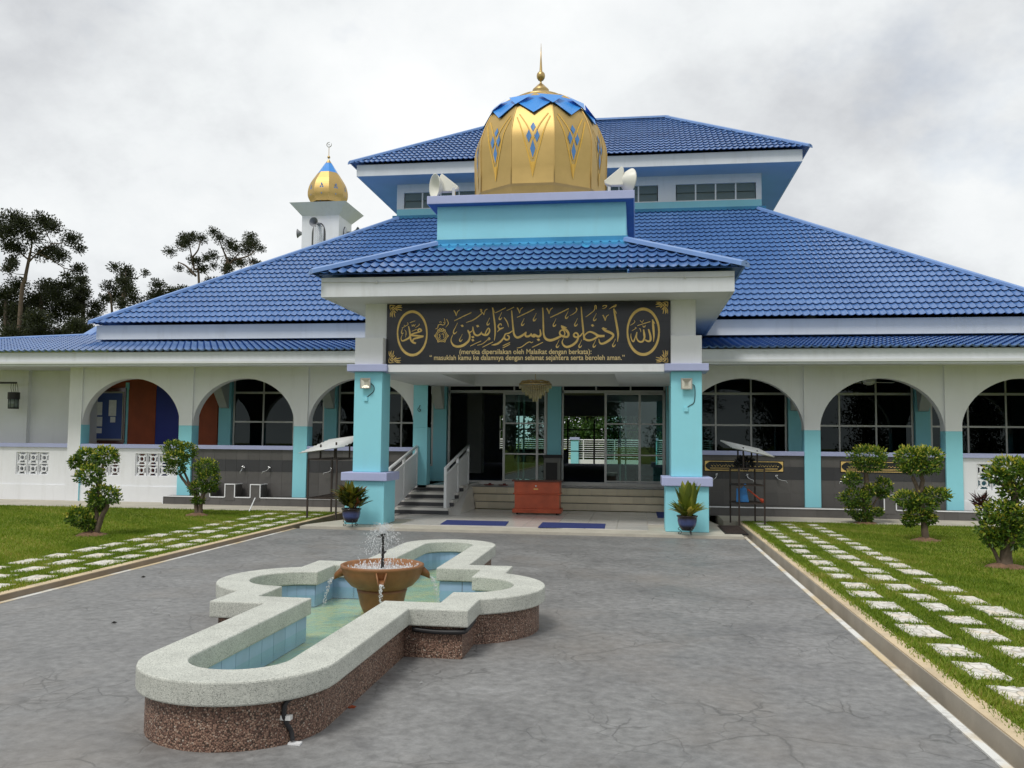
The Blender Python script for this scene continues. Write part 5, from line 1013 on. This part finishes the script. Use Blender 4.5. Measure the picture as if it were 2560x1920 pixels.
# shoe racks with tin roofs
def rack(label, c, w_, d_, h, feet, shelves, roof, rot):
    t = thing('shoe_rack', label, 'rack', (*c, 0), 'metal shoe racks beside the porch'); Rm = Matrix.Rotation(rot, 3, 'Z'); P = lambda x, y, z_: Vector((c[0], c[1], 0))+Rm @ Vector((x, y, z_))
    for sx in (-1, 1):
        for sy in (-1, 1): a = MB(); a.beam(P(sx*w_/2, sy*d_/2, 0), P(sx*w_/2, sy*d_/2, h), .032, .032); part('leg', a, 'brown_metal', t)
    for z_ in list(shelves)+[h]:
        a = MB()
        for (p_, q_) in (((-1, -1), (1, -1)), ((1, -1), (1, 1)), ((1, 1), (-1, 1)), ((-1, 1), (-1, -1))): a.beam(P(p_[0]*w_/2, p_[1]*d_/2, z_), P(q_[0]*w_/2, q_[1]*d_/2, z_), .028, .028)
        part('shelf_frame', a, 'brown_metal', t)
    for z_ in shelves:
        for k in range(7): a = MB(); y = -d_/2+d_*(k+.5)/7; a.beam(P(-w_/2, y, z_), P(w_/2, y, z_), .02, .012); part('shelf_bar', a, 'brown_metal', t)
    for k, (x, y) in enumerate(((-.25, -.3), (.3, -.3), (-.25, .3), (.3, .3))): a = MB(); a.beam(P(x*w_, y*d_, h), P(x*w_, y*d_, h+roof[0]+x*roof[1]), .03, .03); part('roof_post', a, 'brown_metal', t)
    a = MB(); n = 40; V = []; ov = roof[2]
    for i in range(n+1):
        y = -d_/2-ov+(d_+2*ov)*i/n; hz_ = .012*math.cos(2*math.pi*i/5)
        V += [P(-w_/2-ov, y, h+roof[0]-roof[1]*(.5+ov/w_)+hz_+y*.16), P(w_/2+ov, y, h+roof[0]+roof[1]*(.5+ov/w_)+hz_+y*.16)]
    a.add(V, [(2*i, 2*i+1, 2*i+3, 2*i+2) for i in range(n)]); o = part('tin_roof', a, 'zinc', t, True); s2 = o.modifiers.new('sheet', 'SOLIDIFY'); s2.thickness = .006; return t, P
rack('rusty brown metal shoe rack with sloping tin roof by the croton pot', (-4.28, 1.15), .62, 1.45, 1.23, 4, (.42,), (.33, .09, .16), 0.)
rk, P = rack('rusty brown metal shoe rack with tin roof, holding a blue dustpan and an orange broom', (4.42, 1.45), .52, .62, 1.14, 4, (.44, .80), (.40, -.11, .16), .18)
dp = thing('dustpan', 'bright blue plastic dustpan on the rack shelf', 'dustpan', P(-.1, -.1, .46)); a = MB(); pc = P(-.12, -.12, .46); a.add([pc+Vector(v) for v in ((-.15, -.1, 0), (.1, -.12, 0), (.13, .12, 0), (-.12, .14, 0), (-.14, -.05, .27), (.05, -.07, .29), (.08, .1, .27), (-.11, .1, .25))], [(0, 3, 2, 1), (0, 1, 5, 4), (1, 2, 6, 5), (3, 0, 4, 7), (2, 3, 7, 6)]); part('pan', a, 'plastic_blue', dp, bevel=.01); a = MB(); a.tube([pc+Vector((0, 0, .27)), pc+Vector((.05, .03, .36))], .02, 8); part('handle', a, 'plastic_blue', dp)
br = thing('broom', 'orange handled hand broom leaning across the rack shelf', 'broom', P(.1, -.1, .46)); a = MB(); a.tube([P(-.05, -.2, .72), P(.22, -.22, .50)], .016, 8); part('handle', a, 'plastic_red', br); a = MB(); a.tube([P(.20, -.22, .52), P(.27, -.23, .47)], [.03, .05], 8); part('brush', a, 'plastic_red', br)
bg_ = MB(); blob(bg_, P(-.05, 0, 1.24), (.17, .14, .10), 260, .10, random.Random(3), 0); bg_.c = []; o = part('rag_bundle', bg_, 'rubber'); tag(o, 'black crumpled rag bundle on top of the rack', 'rag')
# drain grating beside the right rack
gr = thing('drain_grating', 'dark slotted drain grating in the ground at the foot of the rack with the dustpan', 'grating', (4.0, .2, 0)); a = MB(); a.box(3.78, 4.2, -.55, 1.0, -.03, .0); part('frame', a, 'black_metal', gr)
for k in range(10): a = MB(); a.box(3.80, 4.18, -.5+.15*k, -.44+.15*k, .0, .014); part('bar', a, 'brown_metal', gr)
a = MB(); A_, B_ = at(*zc9(1340, 1215), Z=.0), at(*zc9(1425, 1025), Y=2.25); a.tube([A_, B_], .014, 8); tag(part('leaning_pipe', a, 'rail_white'), 'thin white pipe stuck aslant in the grass by the ablution bench', 'pipe')
# lantern basket hung in the left wing
lt = thing('hanging_lantern', 'dark cylindrical lantern hanging from a black wall arm in the left wing', 'lantern', at(35, 1000, Y=4.35)); yl = 4.35; fz = lambda x, y: at(x*.217, 920+y*.217, Y=yl)
a = MB(); a.beam(at(-30, 957, Y=yl), fz(190, 170), .05, .05); part('arm', a, 'black_metal', lt)
a = MB()
for x0, x1 in ((130, 125), (160, 150), (180, 175), (195, 205)): a.tube([fz(x0, 175), fz(x1, 230), fz((x0+x1)/2+8, 280)], .006, 5)
part('wire', a, 'black_metal', lt); c0, c1, c2 = fz(162, 280), fz(162, 350), fz(162, 470); rw = abs(fz(215, 300).x-fz(108, 300).x)/2
a = MB(); a.lathe([(rw*1.1, c0.z), (rw*1.1, c1.z-.02), (rw*.95, c1.z-.02)], 16, (c0.x, yl, 0)); part('cap', a, 'black_metal', lt); a = MB(); a.lathe([(rw*.9, c1.z-.02), (rw*.88, c2.z+.03)], 16, (c0.x, yl, 0)); part('glass_body', a, 'louvre_glass', lt, True); a = MB(); a.lathe([(rw*.95, c2.z+.03), (rw*.95, c2.z)], 16, (c0.x, yl, 0)); part('base', a, 'black_metal', lt)
a = MB()
for k in range(8): an = k*math.pi/4; a.tube([(c0.x+rw*.92*math.cos(an), yl+rw*.92*math.sin(an), c1.z), (c0.x+rw*.92*math.cos(an), yl+rw*.92*math.sin(an), c2.z)], .008, 5)
part('cage', a, 'black_metal', lt)
# ceiling fan behind the right arcade
fn = thing('ceiling_fan', 'white ceiling fan seen through the arch behind the topiary shrubs', 'fan', at(2172, 958, Y=5.0)); fc = at(2172, 956, Y=5.0); a = MB(); a.lathe([(.03, .12), (.12, .10), (.15, .03), (.12, -.04), (.04, -.07)], 18, (fc.x, 5.0, fc.z)); part('motor', a, 'rail_white', fn, True)
a = MB(); a.tube([(fc.x, 5, fc.z+.1), (fc.x, 5, 3.45)], .015, 8); part('rod', a, 'rail_white', fn)
for k in range(3): an = .25+k*2*math.pi/3; a = MB(); d = Vector((math.cos(an), math.sin(an), 0)); c = Vector((fc.x, 5.0, fc.z)); a.beam(c+d*.14, c+d*.62, .12, .008); part('blade', a, 'rail_white', fn)
# ------------------------------------------------------------------ fountain pool
FX, FY = -.185, -9.08
def outline(off):                          # cross with round arms; off = inset from the outer edge of the coping
    aw, cy, cw, lh, lx, ey = .60-off, 1.24-off, 1.07-off, .73-off, 1.54-off, 3.58-off
    q = [(aw, ey-aw)]+[(aw, ey-aw-(ey-aw-cy)*t) for t in (.33, .66, 1)]+[(cw, cy), (cw, lh)]
    sg_ = lx-cw; Rr = (lh*lh+sg_*sg_)/(2*sg_); an = math.asin(min(1, lh/Rr)); arc = [(lx-Rr+Rr*math.cos(t), Rr*math.sin(t)) for t in np.linspace(an, -an, 17)][1:-1]
    right = q+arc+[(x, -y) for x, y in reversed(q)]
    end = [(aw*math.cos(t), -(ey-aw)+aw*math.sin(t)) for t in np.linspace(0, -math.pi, 19)][1:-1]; half = right+end
    full = half+[(-x, -y) for x, y in half]; nr_ = lambda y: y if y > -1.24 else -1.24+(y+1.24)*.962
    return [(FX+x, FY+nr_(y)) for x, y in reversed(full)]
fo = thing('fountain_pool', 'cross-shaped fountain pool with pale terrazzo coping and brown pebble walls', 'fountain', (FX, FY, ZD))
O0, I0, OB, IB = outline(0), outline(.29), outline(.055), outline(.25)
a = MB(); a.ring(O0, I0, .195, .33); part('coping', a, 'terrazzo', fo, bevel=.012)
a = MB(); a.ring(OB, IB, ZD-.05, .195); part('pool_wall', a, 'pebble_wash', fo)
a = MB(); a.prism(outline(.24), ZD-.05, -.03); part('pool_floor', a, 'pool_floor', fo)
a = MB(); wo = outline(.253); a.add([(x, y, .092) for x, y in wo], [tuple(range(len(wo)))]); part('water', a, 'pool_water', fo)
tl = outline(.255); n = len(tl)
for i in range(n):                          # blue tiles lining the pool, above and below the water line
    p0, p1 = Vector((*tl[i], 0)), Vector((*tl[(i+1) % n], 0)); L = (p1-p0).length
    if L < .02: continue
    k = max(1, round(L/.20)); d = (p1-p0)/k; nn = Vector((-d.y, d.x, 0)).normalized()*.006
    for j in range(k):
        A_, B_ = p0+d*j+d*.012, p0+d*(j+1)-d*.012; a = MB()
        a.add([(v.x, v.y, z_) for z_ in (-.02, .188) for v in (A_, B_, B_+nn, A_+nn)], [(4, 5, 6, 7), (0, 1, 5, 4), (1, 2, 6, 5), (2, 3, 7, 6), (3, 0, 4, 7)]); part('pool_tile', a, 'pool_tile', fo)
# terracotta bowl with spouts and nozzle
BX, BY = -.172, -9.08
bw = thing('fountain_bowl', 'terracotta fountain bowl on a pot pedestal in the middle of the pool', 'fountain bowl', (BX, BY, -.03))
a = MB(); pr_ = [(.13, -.03), (.155, .02), (.20, .12), (.228, .24), (.235, .258), (.215, .262), (.225, .268), (.29, .30), (.345, .36), (.37, .42), (.378, .455), (.388, .468), (.388, .488), (.372, .494), (.355, .482), (.345, .43), (.30, .38), (.0001, .375)]; a.lathe(pr_, 36, (BX, BY, 0), False); part('bowl', a, 'clay', bw, True)
a = MB(); a.lathe([(.347, .435), (.22, .445), (.0001, .452)], 30, (BX, BY, 0), False); part('bowl_water', a, 'splash', bw, True)
for an in (-75, 15, 105, 195):
    t = R(an); d = Vector((math.cos(t), math.sin(t), 0)); s_ = Vector((-d.y, d.x, 0)); c = Vector((BX, BY, .43))+d*.33; a = MB()
    V = []
    for u_, (w_, dz, hh) in zip((0, .06, .11), ((.055, 0, .05), (.05, -.02, .045), (.036, -.055, .03))):
        for sx, zz in ((-1, hh), (-.8, -hh*.7), (.8, -hh*.7), (1, hh)): V.append(c+d*u_+s_*(sx*w_)+Vector((0, 0, dz+zz)))
    a.add(V, [(4*i+j, 4*i+j+1, 4*i+j+5, 4*i+j+4) for i in range(2) for j in range(3)]); o = part('spout', a, 'clay', bw, True); m_ = o.modifiers.new('wall', 'SOLIDIFY'); m_.thickness = .012
a = MB(); a.lathe([(.035, .40), (.016, .47), (.014, .58), (.04, .605), (.012, .61), (.012, .74), (.024, .745), (.024, .765), (.008, .77)], 12, (BX, BY, 0)); a.box(BX-.05, BX-.02, BY-.01, BY+.01, .735, .75); part('nozzle', a, 'black_metal', bw)
# water in the air: drops of the jet and the runs from the spouts
r = random.Random(9); a = MB()
def drop(p, s, d=(0, 0, 1)):
    p = Vector(p); d = Vector(d).normalized()*2.6; a.add([p+Vector(v)*s for v in (d, (1, 0, 0), (0, 1, 0), (-1, 0, 0), (0, -1, 0), -d)], [(0, 1, 2), (0, 2, 3), (0, 3, 4), (0, 4, 1), (5, 2, 1), (5, 3, 2), (5, 4, 3), (5, 1, 4)])
for _ in range(1500):
    an = r.uniform(0, 2*math.pi); vr = abs(r.gauss(.40, .16)); vz = r.uniform(.9, 1.6); t = r.uniform(0, .38); x = BX+math.cos(an)*vr*t-.02*t; y = BY+math.sin(an)*vr*t; z_ = .75+vz*t-4.9*t*t
    if z_ < .45 or (z_ < .47 and math.hypot(x-BX, y-BY) > .36): continue
    drop((x, y, z_), r.uniform(.0012, .0038), (math.cos(an)*vr, math.sin(an)*vr, vz-9.8*t))
for _ in range(260): rr_ = .34*math.sqrt(r.random()); an = r.uniform(0, 6.28); drop((BX+rr_*math.cos(an), BY+rr_*math.sin(an), .45+abs(r.gauss(0, .02))), r.uniform(.003, .007))
for an in (-75, 15, 105, 195):
    tt = R(an); d = Vector((math.cos(tt), math.sin(tt), 0))
    for _ in range(150):
        t = r.random(); p = Vector((BX, BY, .365))+d*(.445+.09*t+r.gauss(0, .006)); p.z -= .27*t*t+.0; p += Vector((r.gauss(0, .008), r.gauss(0, .008), 0)); drop(p, r.uniform(.0018, .0042), (d.x*.3, d.y*.3, -1))
sp_ = part('water_spray', a, 'splash', None, True); sp_['kind'] = 'stuff'; tag(sp_, 'spray of water drops above the terracotta fountain bowl', 'water')
# black hose and clamp on the pool wall
hx = at(300+1440*.28933, 1440+1050*.28933, Z=.19); h0 = [at(300+x*.28933, 1440+y*.28933, Y=-12.33) for x, y in ((1500, 1045), (1440, 1090), (1425, 1180), (1440, 1270), (1465, 1350), (1480, 1425))]
def on_wall(p, y_): return p
hs = []
for p in h0:
    th = math.asin(max(-1, min(1, (p.x-FX)/.545))); hs.append((p.x, FY-1.24-(3.58-.6-1.24+.545*math.cos(th))*.962-.014, p.z))
hs[-1] = (hs[-1][0], hs[-1][1]-.02, ZD+.02)
ht = thing('drain_hose', 'black hose clipped down the rounded end of the pool wall', 'hose', (hs[-1][0], hs[-1][1], ZD)); a = MB(); a.tube([tuple(p) for p in catmull(hs, 5)], .014, 8); part('hose', a, 'rubber', ht, True); a = MB(); q_ = hs[3]; a.box(q_[0]-.03, q_[0]+.03, q_[1]-.02, q_[1]+.014, q_[2]+.02, q_[2]+.045); part('clip', a, 'zinc', ht)
a = MB(); a.box(hs[-1][0]-.02, hs[-1][0]+.05, hs[-1][1]-.02, hs[-1][1]+.02, ZD+.001, ZD+.012); part('end_tape', a, 'rail_white', ht)
hb = [(FX+.62, FY-1.24+.03, .165), (FX+.8, FY-1.24+.035, .150), (FX+1.0, FY-1.24+.035, .155), (FX+1.045, FY-1.16, .165), (FX+1.045, FY-.85, .18)]
a = MB(); a.tube([tuple(p) for p in catmull(hb, 5)], .02, 8); tag(part('cable_bundle', a, 'rubber', None, True), 'black cable bundle tucked under the coping at the pool corner', 'cable')
# ------------------------------------------------------------------ stepping slabs in the grass
def slab_mesh(seed):
    r = random.Random(seed); pl_ = []
    for (x0, y0, x1, y1) in ((-.5, -.5, .5, -.5), (.5, -.5, .5, .5), (.5, .5, -.5, .5), (-.5, .5, -.5, -.5)):
        for k in range(5): t = k/5; pl_.append((x0+(x1-x0)*t+r.uniform(-.04, .04), y0+(y1-y0)*t+r.uniform(-.04, .04)))
    m_ = MB(); m_.prism(pl_, -.05, 0); return mesh('paving_slab', m_, 'paving_stone')
SM = [slab_mesh(k) for k in range(6)]; r = random.Random(4); slabs = []
for name, x_in, dirn in (('stepping_path_left', -4.58, -1), ('stepping_path_right', 4.54, 1)):
    pb = MB(); xa_, xb_ = sorted((x_in-dirn*.04, x_in+dirn*1.40)); pb.box(xa_, xb_, -14, 1.9, -.05, .0005); po = struct(name, pb, 'grass_soil')
    for j in range(25):
        for i in range(3):
            y = 1.45-.645*j+(.0 if dirn > 0 else -.12)-.02*i; x = x_in+dirn*(.15+.51*i)+(.0 if y > -3 else 0)
            if i == 2: y += -.05
            sx, sy = .29+r.uniform(-.05, .03), .46+r.uniform(-.09, .06); inst('paving_slab', SM[r.randrange(6)], (x+r.uniform(-.035, .035), y+r.uniform(-.05, .05), .012+r.uniform(-.003, .004)), po, rot=(0, 0, r.choice((0, math.pi))+r.uniform(-.03, .03)), scale=(sx, sy, 1)); slabs.append((x, y, sx/2, sy/2))
# ------------------------------------------------------------------ grass
def grass():
    rg = np.random.default_rng(2); P = []
    def scatter(n, x0, x1, y0, y1): P.append(np.column_stack((rg.uniform(x0, x1, n), rg.uniform(y0, y1, n))))
    scatter(120000, 4.40, 6.6, -12.5, 2.03); scatter(60000, 6.6, 12.5, -7, 2.03); scatter(90000, -6.6, -4.46, -10.5, 2.03); scatter(75000, -13.5, -6.6, -8, 2.03)
    for x_, n in ((4.38, 2500), (-4.455, 2000)):                 # ragged fringe over the kerb
        P.append(np.column_stack((x_+rg.normal(0, .022, n), rg.uniform(-12.5, 1.9, n))))
    P = np.vstack(P); S = np.array(slabs); keep = np.ones(len(P), bool)
    for x, y, hx_, hy_ in S: keep &= ~((np.abs(P[:, 0]-x) < hx_-.03) & (np.abs(P[:, 1]-y) < hy_-.035))
    P = P[keep]; n = len(P); pat = .5+.28*np.sin(P[:, 0]*1.7+np.sin(P[:, 1]*1.1)*1.5)*np.sin(P[:, 1]*1.3+P[:, 0]*.6)+.12*np.sin(P[:, 0]*5+P[:, 1]*7)
    h = rg.uniform(.018, .045, n)*(.75+.5*pat); an = rg.uniform(0, 2*np.pi, n); w_ = rg.uniform(.004, .009, n); lean = rg.uniform(.2, 1.1, n)*h; la = rg.uniform(0, 2*np.pi, n)
    V = np.zeros((n, 3, 3)); V[:, 0, 0] = P[:, 0]+np.cos(an)*w_; V[:, 0, 1] = P[:, 1]+np.sin(an)*w_; V[:, 1, 0] = P[:, 0]-np.cos(an)*w_; V[:, 1, 1] = P[:, 1]-np.sin(an)*w_; V[:, :2, 2] = -.006
    V[:, 2, 0] = P[:, 0]+np.cos(la)*lean; V[:, 2, 1] = P[:, 1]+np.sin(la)*lean; V[:, 2, 2] = h
    me = bpy.data.meshes.new('grass'); me.vertices.add(3*n); me.vertices.foreach_set('co', V.reshape(-1)); me.loops.add(3*n); me.loops.foreach_set('vertex_index', np.arange(3*n, dtype=np.int32)); me.polygons.add(n); me.polygons.foreach_set('loop_start', np.arange(0, 3*n, 3, dtype=np.int32)); me.polygons.foreach_set('loop_total', np.full(n, 3, dtype=np.int32))
    a = me.attributes.new('rnd', 'FLOAT', 'FACE'); a.data.foreach_set('value', np.clip(.95*(pat-.5)+rg.normal(.42, .20, n), 0, 1).astype(np.float32)); me.materials.append(M['grass_blade']); me.update(); me.validate()
    o = bpy.data.objects.new('grass', me); COL.objects.link(o); o['kind'] = 'stuff'; tag(o, 'short green lawn grass on both sides of the drive', 'grass')
grass()
# fallen leaves on the drive
for k, (px, py, m_) in enumerate(((352, 1443, 'slipper_dark'), (277, 1558, 'slipper_dark'), (868, 1769, 'door_brown'), (1048, 1708, 'paper'))):
    v = at(px, py, Z=ZD+.006); f = MB(); leaf(f, v, (1, .3, .1), .06 if k < 3 else .03, .03, 0, random.Random(k)); f.c = []; tag(part('fallen_leaf', f, m_), ['curled dark leaf on the drive near the grass kerb', 'curled dark leaf on the drive between pool and kerb', 'brown leaf on the drive beside the pool wall', 'pale scrap on the drive by the pool corner'][k], 'leaf', 'litter on the drive')
# ------------------------------------------------------------------ hall interior and rear yard, seen through the doors
hz_ = MB(); hz_.box(-13, -12.9, YI+.3, 26.2, 0, 4.4); hz_.box(12.9, 13, YI+.3, 26.2, 0, 4.4); part('hall_wall', hz_, 'interior_wall', mosque)
hc_ = MB(); hc_.box(-12.9, 12.9, YI+.3, 26.2, 3.9, 3.95); part('hall_ceiling', hc_, 'interior_ceiling', mosque)
rw_ = MB(); rw_.box(-13, -4.6, 26.2, 26.4, .3, 4.4); rw_.box(-4.6, 5.8, 26.2, 26.4, 2.9, 4.4); rw_.box(5.8, 13, 26.2, 26.4, .3, 4.4); rw_.box(-4.6, -1.2, 26.2, 26.4, .3, 1.25); part('hall_wall', rw_, 'interior_wall', mosque)
rm = MB()
for x in (-3.4, -2.3, -1.2, .1, 1.3, 2.6, 3.9, 5.0): rm.box(x-.04, x+.04, 26.21, 26.29, .57, 2.75)
rm.box(-4.6, 5.8, 26.2, 26.28, 1.15, 1.2); rm.box(-4.6, 5.8, 26.2, 26.28, 2.2, 2.26); part('window_frame', rm, 'black_metal', mosque)
for x, y in ((-3.2, 12), (-3.2, 20), (2.55, 12.5), (2.55, 20), (-6.5, 16), (7, 16)): c_ = MB(); c_.box(x-.25, x+.25, y-.25, y+.25, .57, 3.9); part('hall_column', c_, 'interior_wall', mosque)
fe = thing('rear_fence', 'pale metal fence on a low white wall behind the prayer hall', 'fence', (0, 34, 0)); a = MB(); a.box(-14, 14, 34, 34.2, -.2, .62); part('low_wall', a, 'white_paint', fe)
for k in range(9): a = MB(); a.tube([(-14, 34.1, .75+.125*k), (14, 34.1, .75+.125*k)], .018 if k < 8 else .03, 5); part('rail', a, 'rail_white', fe)
for x in np.arange(-13.5, 14, 1.8): a = MB(); a.box(x-.03, x+.03, 34.07, 34.13, .62, 1.78); part('post', a, 'rail_white', fe)
for x in (-11.4, -6.4, -1.4, 3.1, 4.75, 9.8):
    a = MB(); a.box(x-.22, x+.22, 33.85, 34.3, -.2, 1.75); o = part('pillar', a, 'cyan_paint', fe); a = MB(); a.box(x-.28, x+.28, 33.8, 34.35, 1.75, 1.9); part('pillar_cap', a, 'lavender_paint', o)
# ------------------------------------------------------------------ trees
def tree(name, label, Y, base, limbs, blobs, seed, mat='tree_leaf', dens=1., L=.42, tr='trunk_dark', group=None, r0=.28):
    r = random.Random(seed); sc_ = ((at(base[0], 900, Y=Y)-CAM).dot(_f))/CF; b = at(*base, Y=Y); t = thing(name, label, 'tree', (b.x, Y, 0), group)
    f = MB(); ctr = []
    for px, py, rp in blobs:
        c = at(px, py, Y=Y)+Vector((0, r.uniform(-1.6, 1.6), 0)); rad = rp*sc_; ctr.append(c)
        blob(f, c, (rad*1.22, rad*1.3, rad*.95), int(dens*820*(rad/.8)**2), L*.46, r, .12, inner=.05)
    part('crown', f, mat, t); a = MB()
    for pts, w0, w1 in limbs:
        P_ = [at(x, y, Y=Y) for x, y in pts]
        if pts[0][1] > base[1]-5: P_[0] = Vector((b.x, Y, -.3))
        c_ = catmull([tuple(p) for p in P_], 4); a.tube([tuple(p) for p in c_], list(np.linspace(w0, w1, len(c_))), 8)
    for c in ctr:                              # a twig from the nearest limb into every clump
        best = min((Vector(v) for v in a.v[::8]), key=lambda v: (v-c).length) if a.v else b; a.tube([best, best*.45+c*.55+Vector((0, 0, -.12)), c], [.035, .025, .012], 5)
    part('trunk', a, tr, t, True); return t
GT = 'trees behind the left wing'
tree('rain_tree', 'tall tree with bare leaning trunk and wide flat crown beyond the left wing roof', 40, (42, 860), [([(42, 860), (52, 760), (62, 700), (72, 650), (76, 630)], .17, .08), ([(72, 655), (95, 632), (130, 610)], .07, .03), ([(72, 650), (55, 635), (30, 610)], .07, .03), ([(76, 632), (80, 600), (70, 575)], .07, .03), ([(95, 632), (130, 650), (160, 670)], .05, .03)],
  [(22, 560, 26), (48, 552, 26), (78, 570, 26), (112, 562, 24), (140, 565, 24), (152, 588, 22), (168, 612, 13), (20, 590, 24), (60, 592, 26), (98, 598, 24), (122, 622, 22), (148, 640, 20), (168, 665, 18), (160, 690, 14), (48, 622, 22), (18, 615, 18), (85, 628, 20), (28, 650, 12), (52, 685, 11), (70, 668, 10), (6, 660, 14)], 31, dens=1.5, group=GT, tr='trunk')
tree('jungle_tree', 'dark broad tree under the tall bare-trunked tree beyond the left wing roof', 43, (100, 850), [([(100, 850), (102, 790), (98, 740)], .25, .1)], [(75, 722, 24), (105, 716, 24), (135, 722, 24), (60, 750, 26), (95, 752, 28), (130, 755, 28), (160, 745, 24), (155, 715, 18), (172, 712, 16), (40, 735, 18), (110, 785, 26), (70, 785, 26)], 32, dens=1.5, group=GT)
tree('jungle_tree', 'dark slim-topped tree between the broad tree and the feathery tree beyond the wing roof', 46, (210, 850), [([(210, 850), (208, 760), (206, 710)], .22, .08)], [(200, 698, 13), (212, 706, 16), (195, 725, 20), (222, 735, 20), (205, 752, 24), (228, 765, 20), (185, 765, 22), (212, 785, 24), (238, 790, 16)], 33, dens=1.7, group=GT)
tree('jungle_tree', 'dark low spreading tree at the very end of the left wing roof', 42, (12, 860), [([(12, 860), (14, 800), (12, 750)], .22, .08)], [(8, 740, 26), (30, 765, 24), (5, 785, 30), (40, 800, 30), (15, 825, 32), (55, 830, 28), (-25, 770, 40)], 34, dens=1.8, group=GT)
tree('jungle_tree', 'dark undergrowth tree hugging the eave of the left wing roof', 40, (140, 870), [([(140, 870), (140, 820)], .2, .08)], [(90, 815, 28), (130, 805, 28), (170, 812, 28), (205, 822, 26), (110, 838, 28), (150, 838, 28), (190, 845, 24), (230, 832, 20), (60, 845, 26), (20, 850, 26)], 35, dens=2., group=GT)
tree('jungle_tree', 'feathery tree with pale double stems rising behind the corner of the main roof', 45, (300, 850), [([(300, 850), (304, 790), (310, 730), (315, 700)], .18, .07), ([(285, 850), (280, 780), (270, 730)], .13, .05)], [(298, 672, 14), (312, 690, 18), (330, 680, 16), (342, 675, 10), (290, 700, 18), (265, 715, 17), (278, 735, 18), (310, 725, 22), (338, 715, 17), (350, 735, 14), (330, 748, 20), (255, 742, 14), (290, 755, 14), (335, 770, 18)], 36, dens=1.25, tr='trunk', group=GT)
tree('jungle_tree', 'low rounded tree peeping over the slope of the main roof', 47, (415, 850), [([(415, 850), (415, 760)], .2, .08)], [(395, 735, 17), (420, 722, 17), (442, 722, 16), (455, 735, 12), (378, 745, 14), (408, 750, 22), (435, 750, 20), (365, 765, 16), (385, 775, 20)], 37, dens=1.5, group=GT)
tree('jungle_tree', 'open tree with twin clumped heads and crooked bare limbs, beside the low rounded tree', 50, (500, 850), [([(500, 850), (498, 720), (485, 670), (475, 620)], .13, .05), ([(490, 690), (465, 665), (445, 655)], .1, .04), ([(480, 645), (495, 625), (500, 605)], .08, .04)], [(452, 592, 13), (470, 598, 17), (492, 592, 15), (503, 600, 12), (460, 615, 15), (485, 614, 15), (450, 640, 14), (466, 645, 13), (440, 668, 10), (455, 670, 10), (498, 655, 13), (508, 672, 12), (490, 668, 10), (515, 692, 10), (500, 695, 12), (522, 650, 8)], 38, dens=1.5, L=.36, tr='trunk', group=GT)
tree('jungle_tree', 'wide flat-headed tree with crooked limbs rising over the main roof towards the minaret', 52, (575, 850), [([(560, 850), (562, 700), (575, 660), (600, 630)], .13, .05), ([(575, 665), (560, 630), (548, 600)], .1, .04), ([(585, 650), (620, 640), (640, 625)], .09, .04)], [(545, 585, 13), (556, 598, 16), (575, 610, 17), (600, 602, 17), (622, 605, 17), (642, 602, 16), (652, 622, 12), (590, 625, 17), (612, 625, 15), (545, 645, 14), (530, 650, 10), (562, 648, 16), (585, 650, 14), (560, 672, 15), (580, 675, 13), (622, 650, 12), (635, 655, 9), (545, 670, 10), (605, 660, 10)], 39, dens=1.5, L=.36, tr='trunk', group=GT)
# trees of the rear yard (through the doors) and across the drive behind the viewer (mirrored in the glass)
def plain_tree(label, x, y, h, seed, mat, group, nl=420):
    r = random.Random(seed); t = thing('yard_tree', label, 'tree', (x, y, 0), group); a = MB(); a.tube([(x, y, -.3), (x+.1, y, h*.35), (x-.1, y+.1, h*.7)], [.22, .17, .08], 8)
    f = MB()
    for k in range(26): an = r.uniform(0, 6.28); rr_ = r.uniform(0, h*.28); c = Vector((x+rr_*math.cos(an), y+rr_*math.sin(an), h*r.uniform(.06, .95))); blob(f, c, (h*.17, h*.17, h*.13), nl, .30, r, .2, inner=.1); a.tube([(x, y, h*.35+.2), c], [.07, .02], 5)
    part('crown', f, mat, t); part('trunk', a, 'trunk', t, True)
for k, (x, y, h) in enumerate(((-7.5, 38, 7.), (-3.6, 39, 6.6), (-.8, 37.5, 6.2), (1.9, 38, 7.), (4.9, 38.5, 6.6), (8., 39, 7.))): plain_tree('green garden tree beyond the rear fence, glimpsed through the open doors', x, y, h, 60+k, 'far_leaf', 'garden trees behind the hall', 420)
for k, (x, y, h) in enumerate(((-16, -46, 8.), (-8, -50, 9.5), (-1, -48, 7.), (6.5, -50, 9.), (14, -47, 8.), (22, -52, 11.), (31, -50, 10.), (-25, -52, 11.))): plain_tree('roadside tree across the drive, mirrored in the glass of the arcade', x, y, h, 80+k, 'tree_leaf', 'trees across the drive')
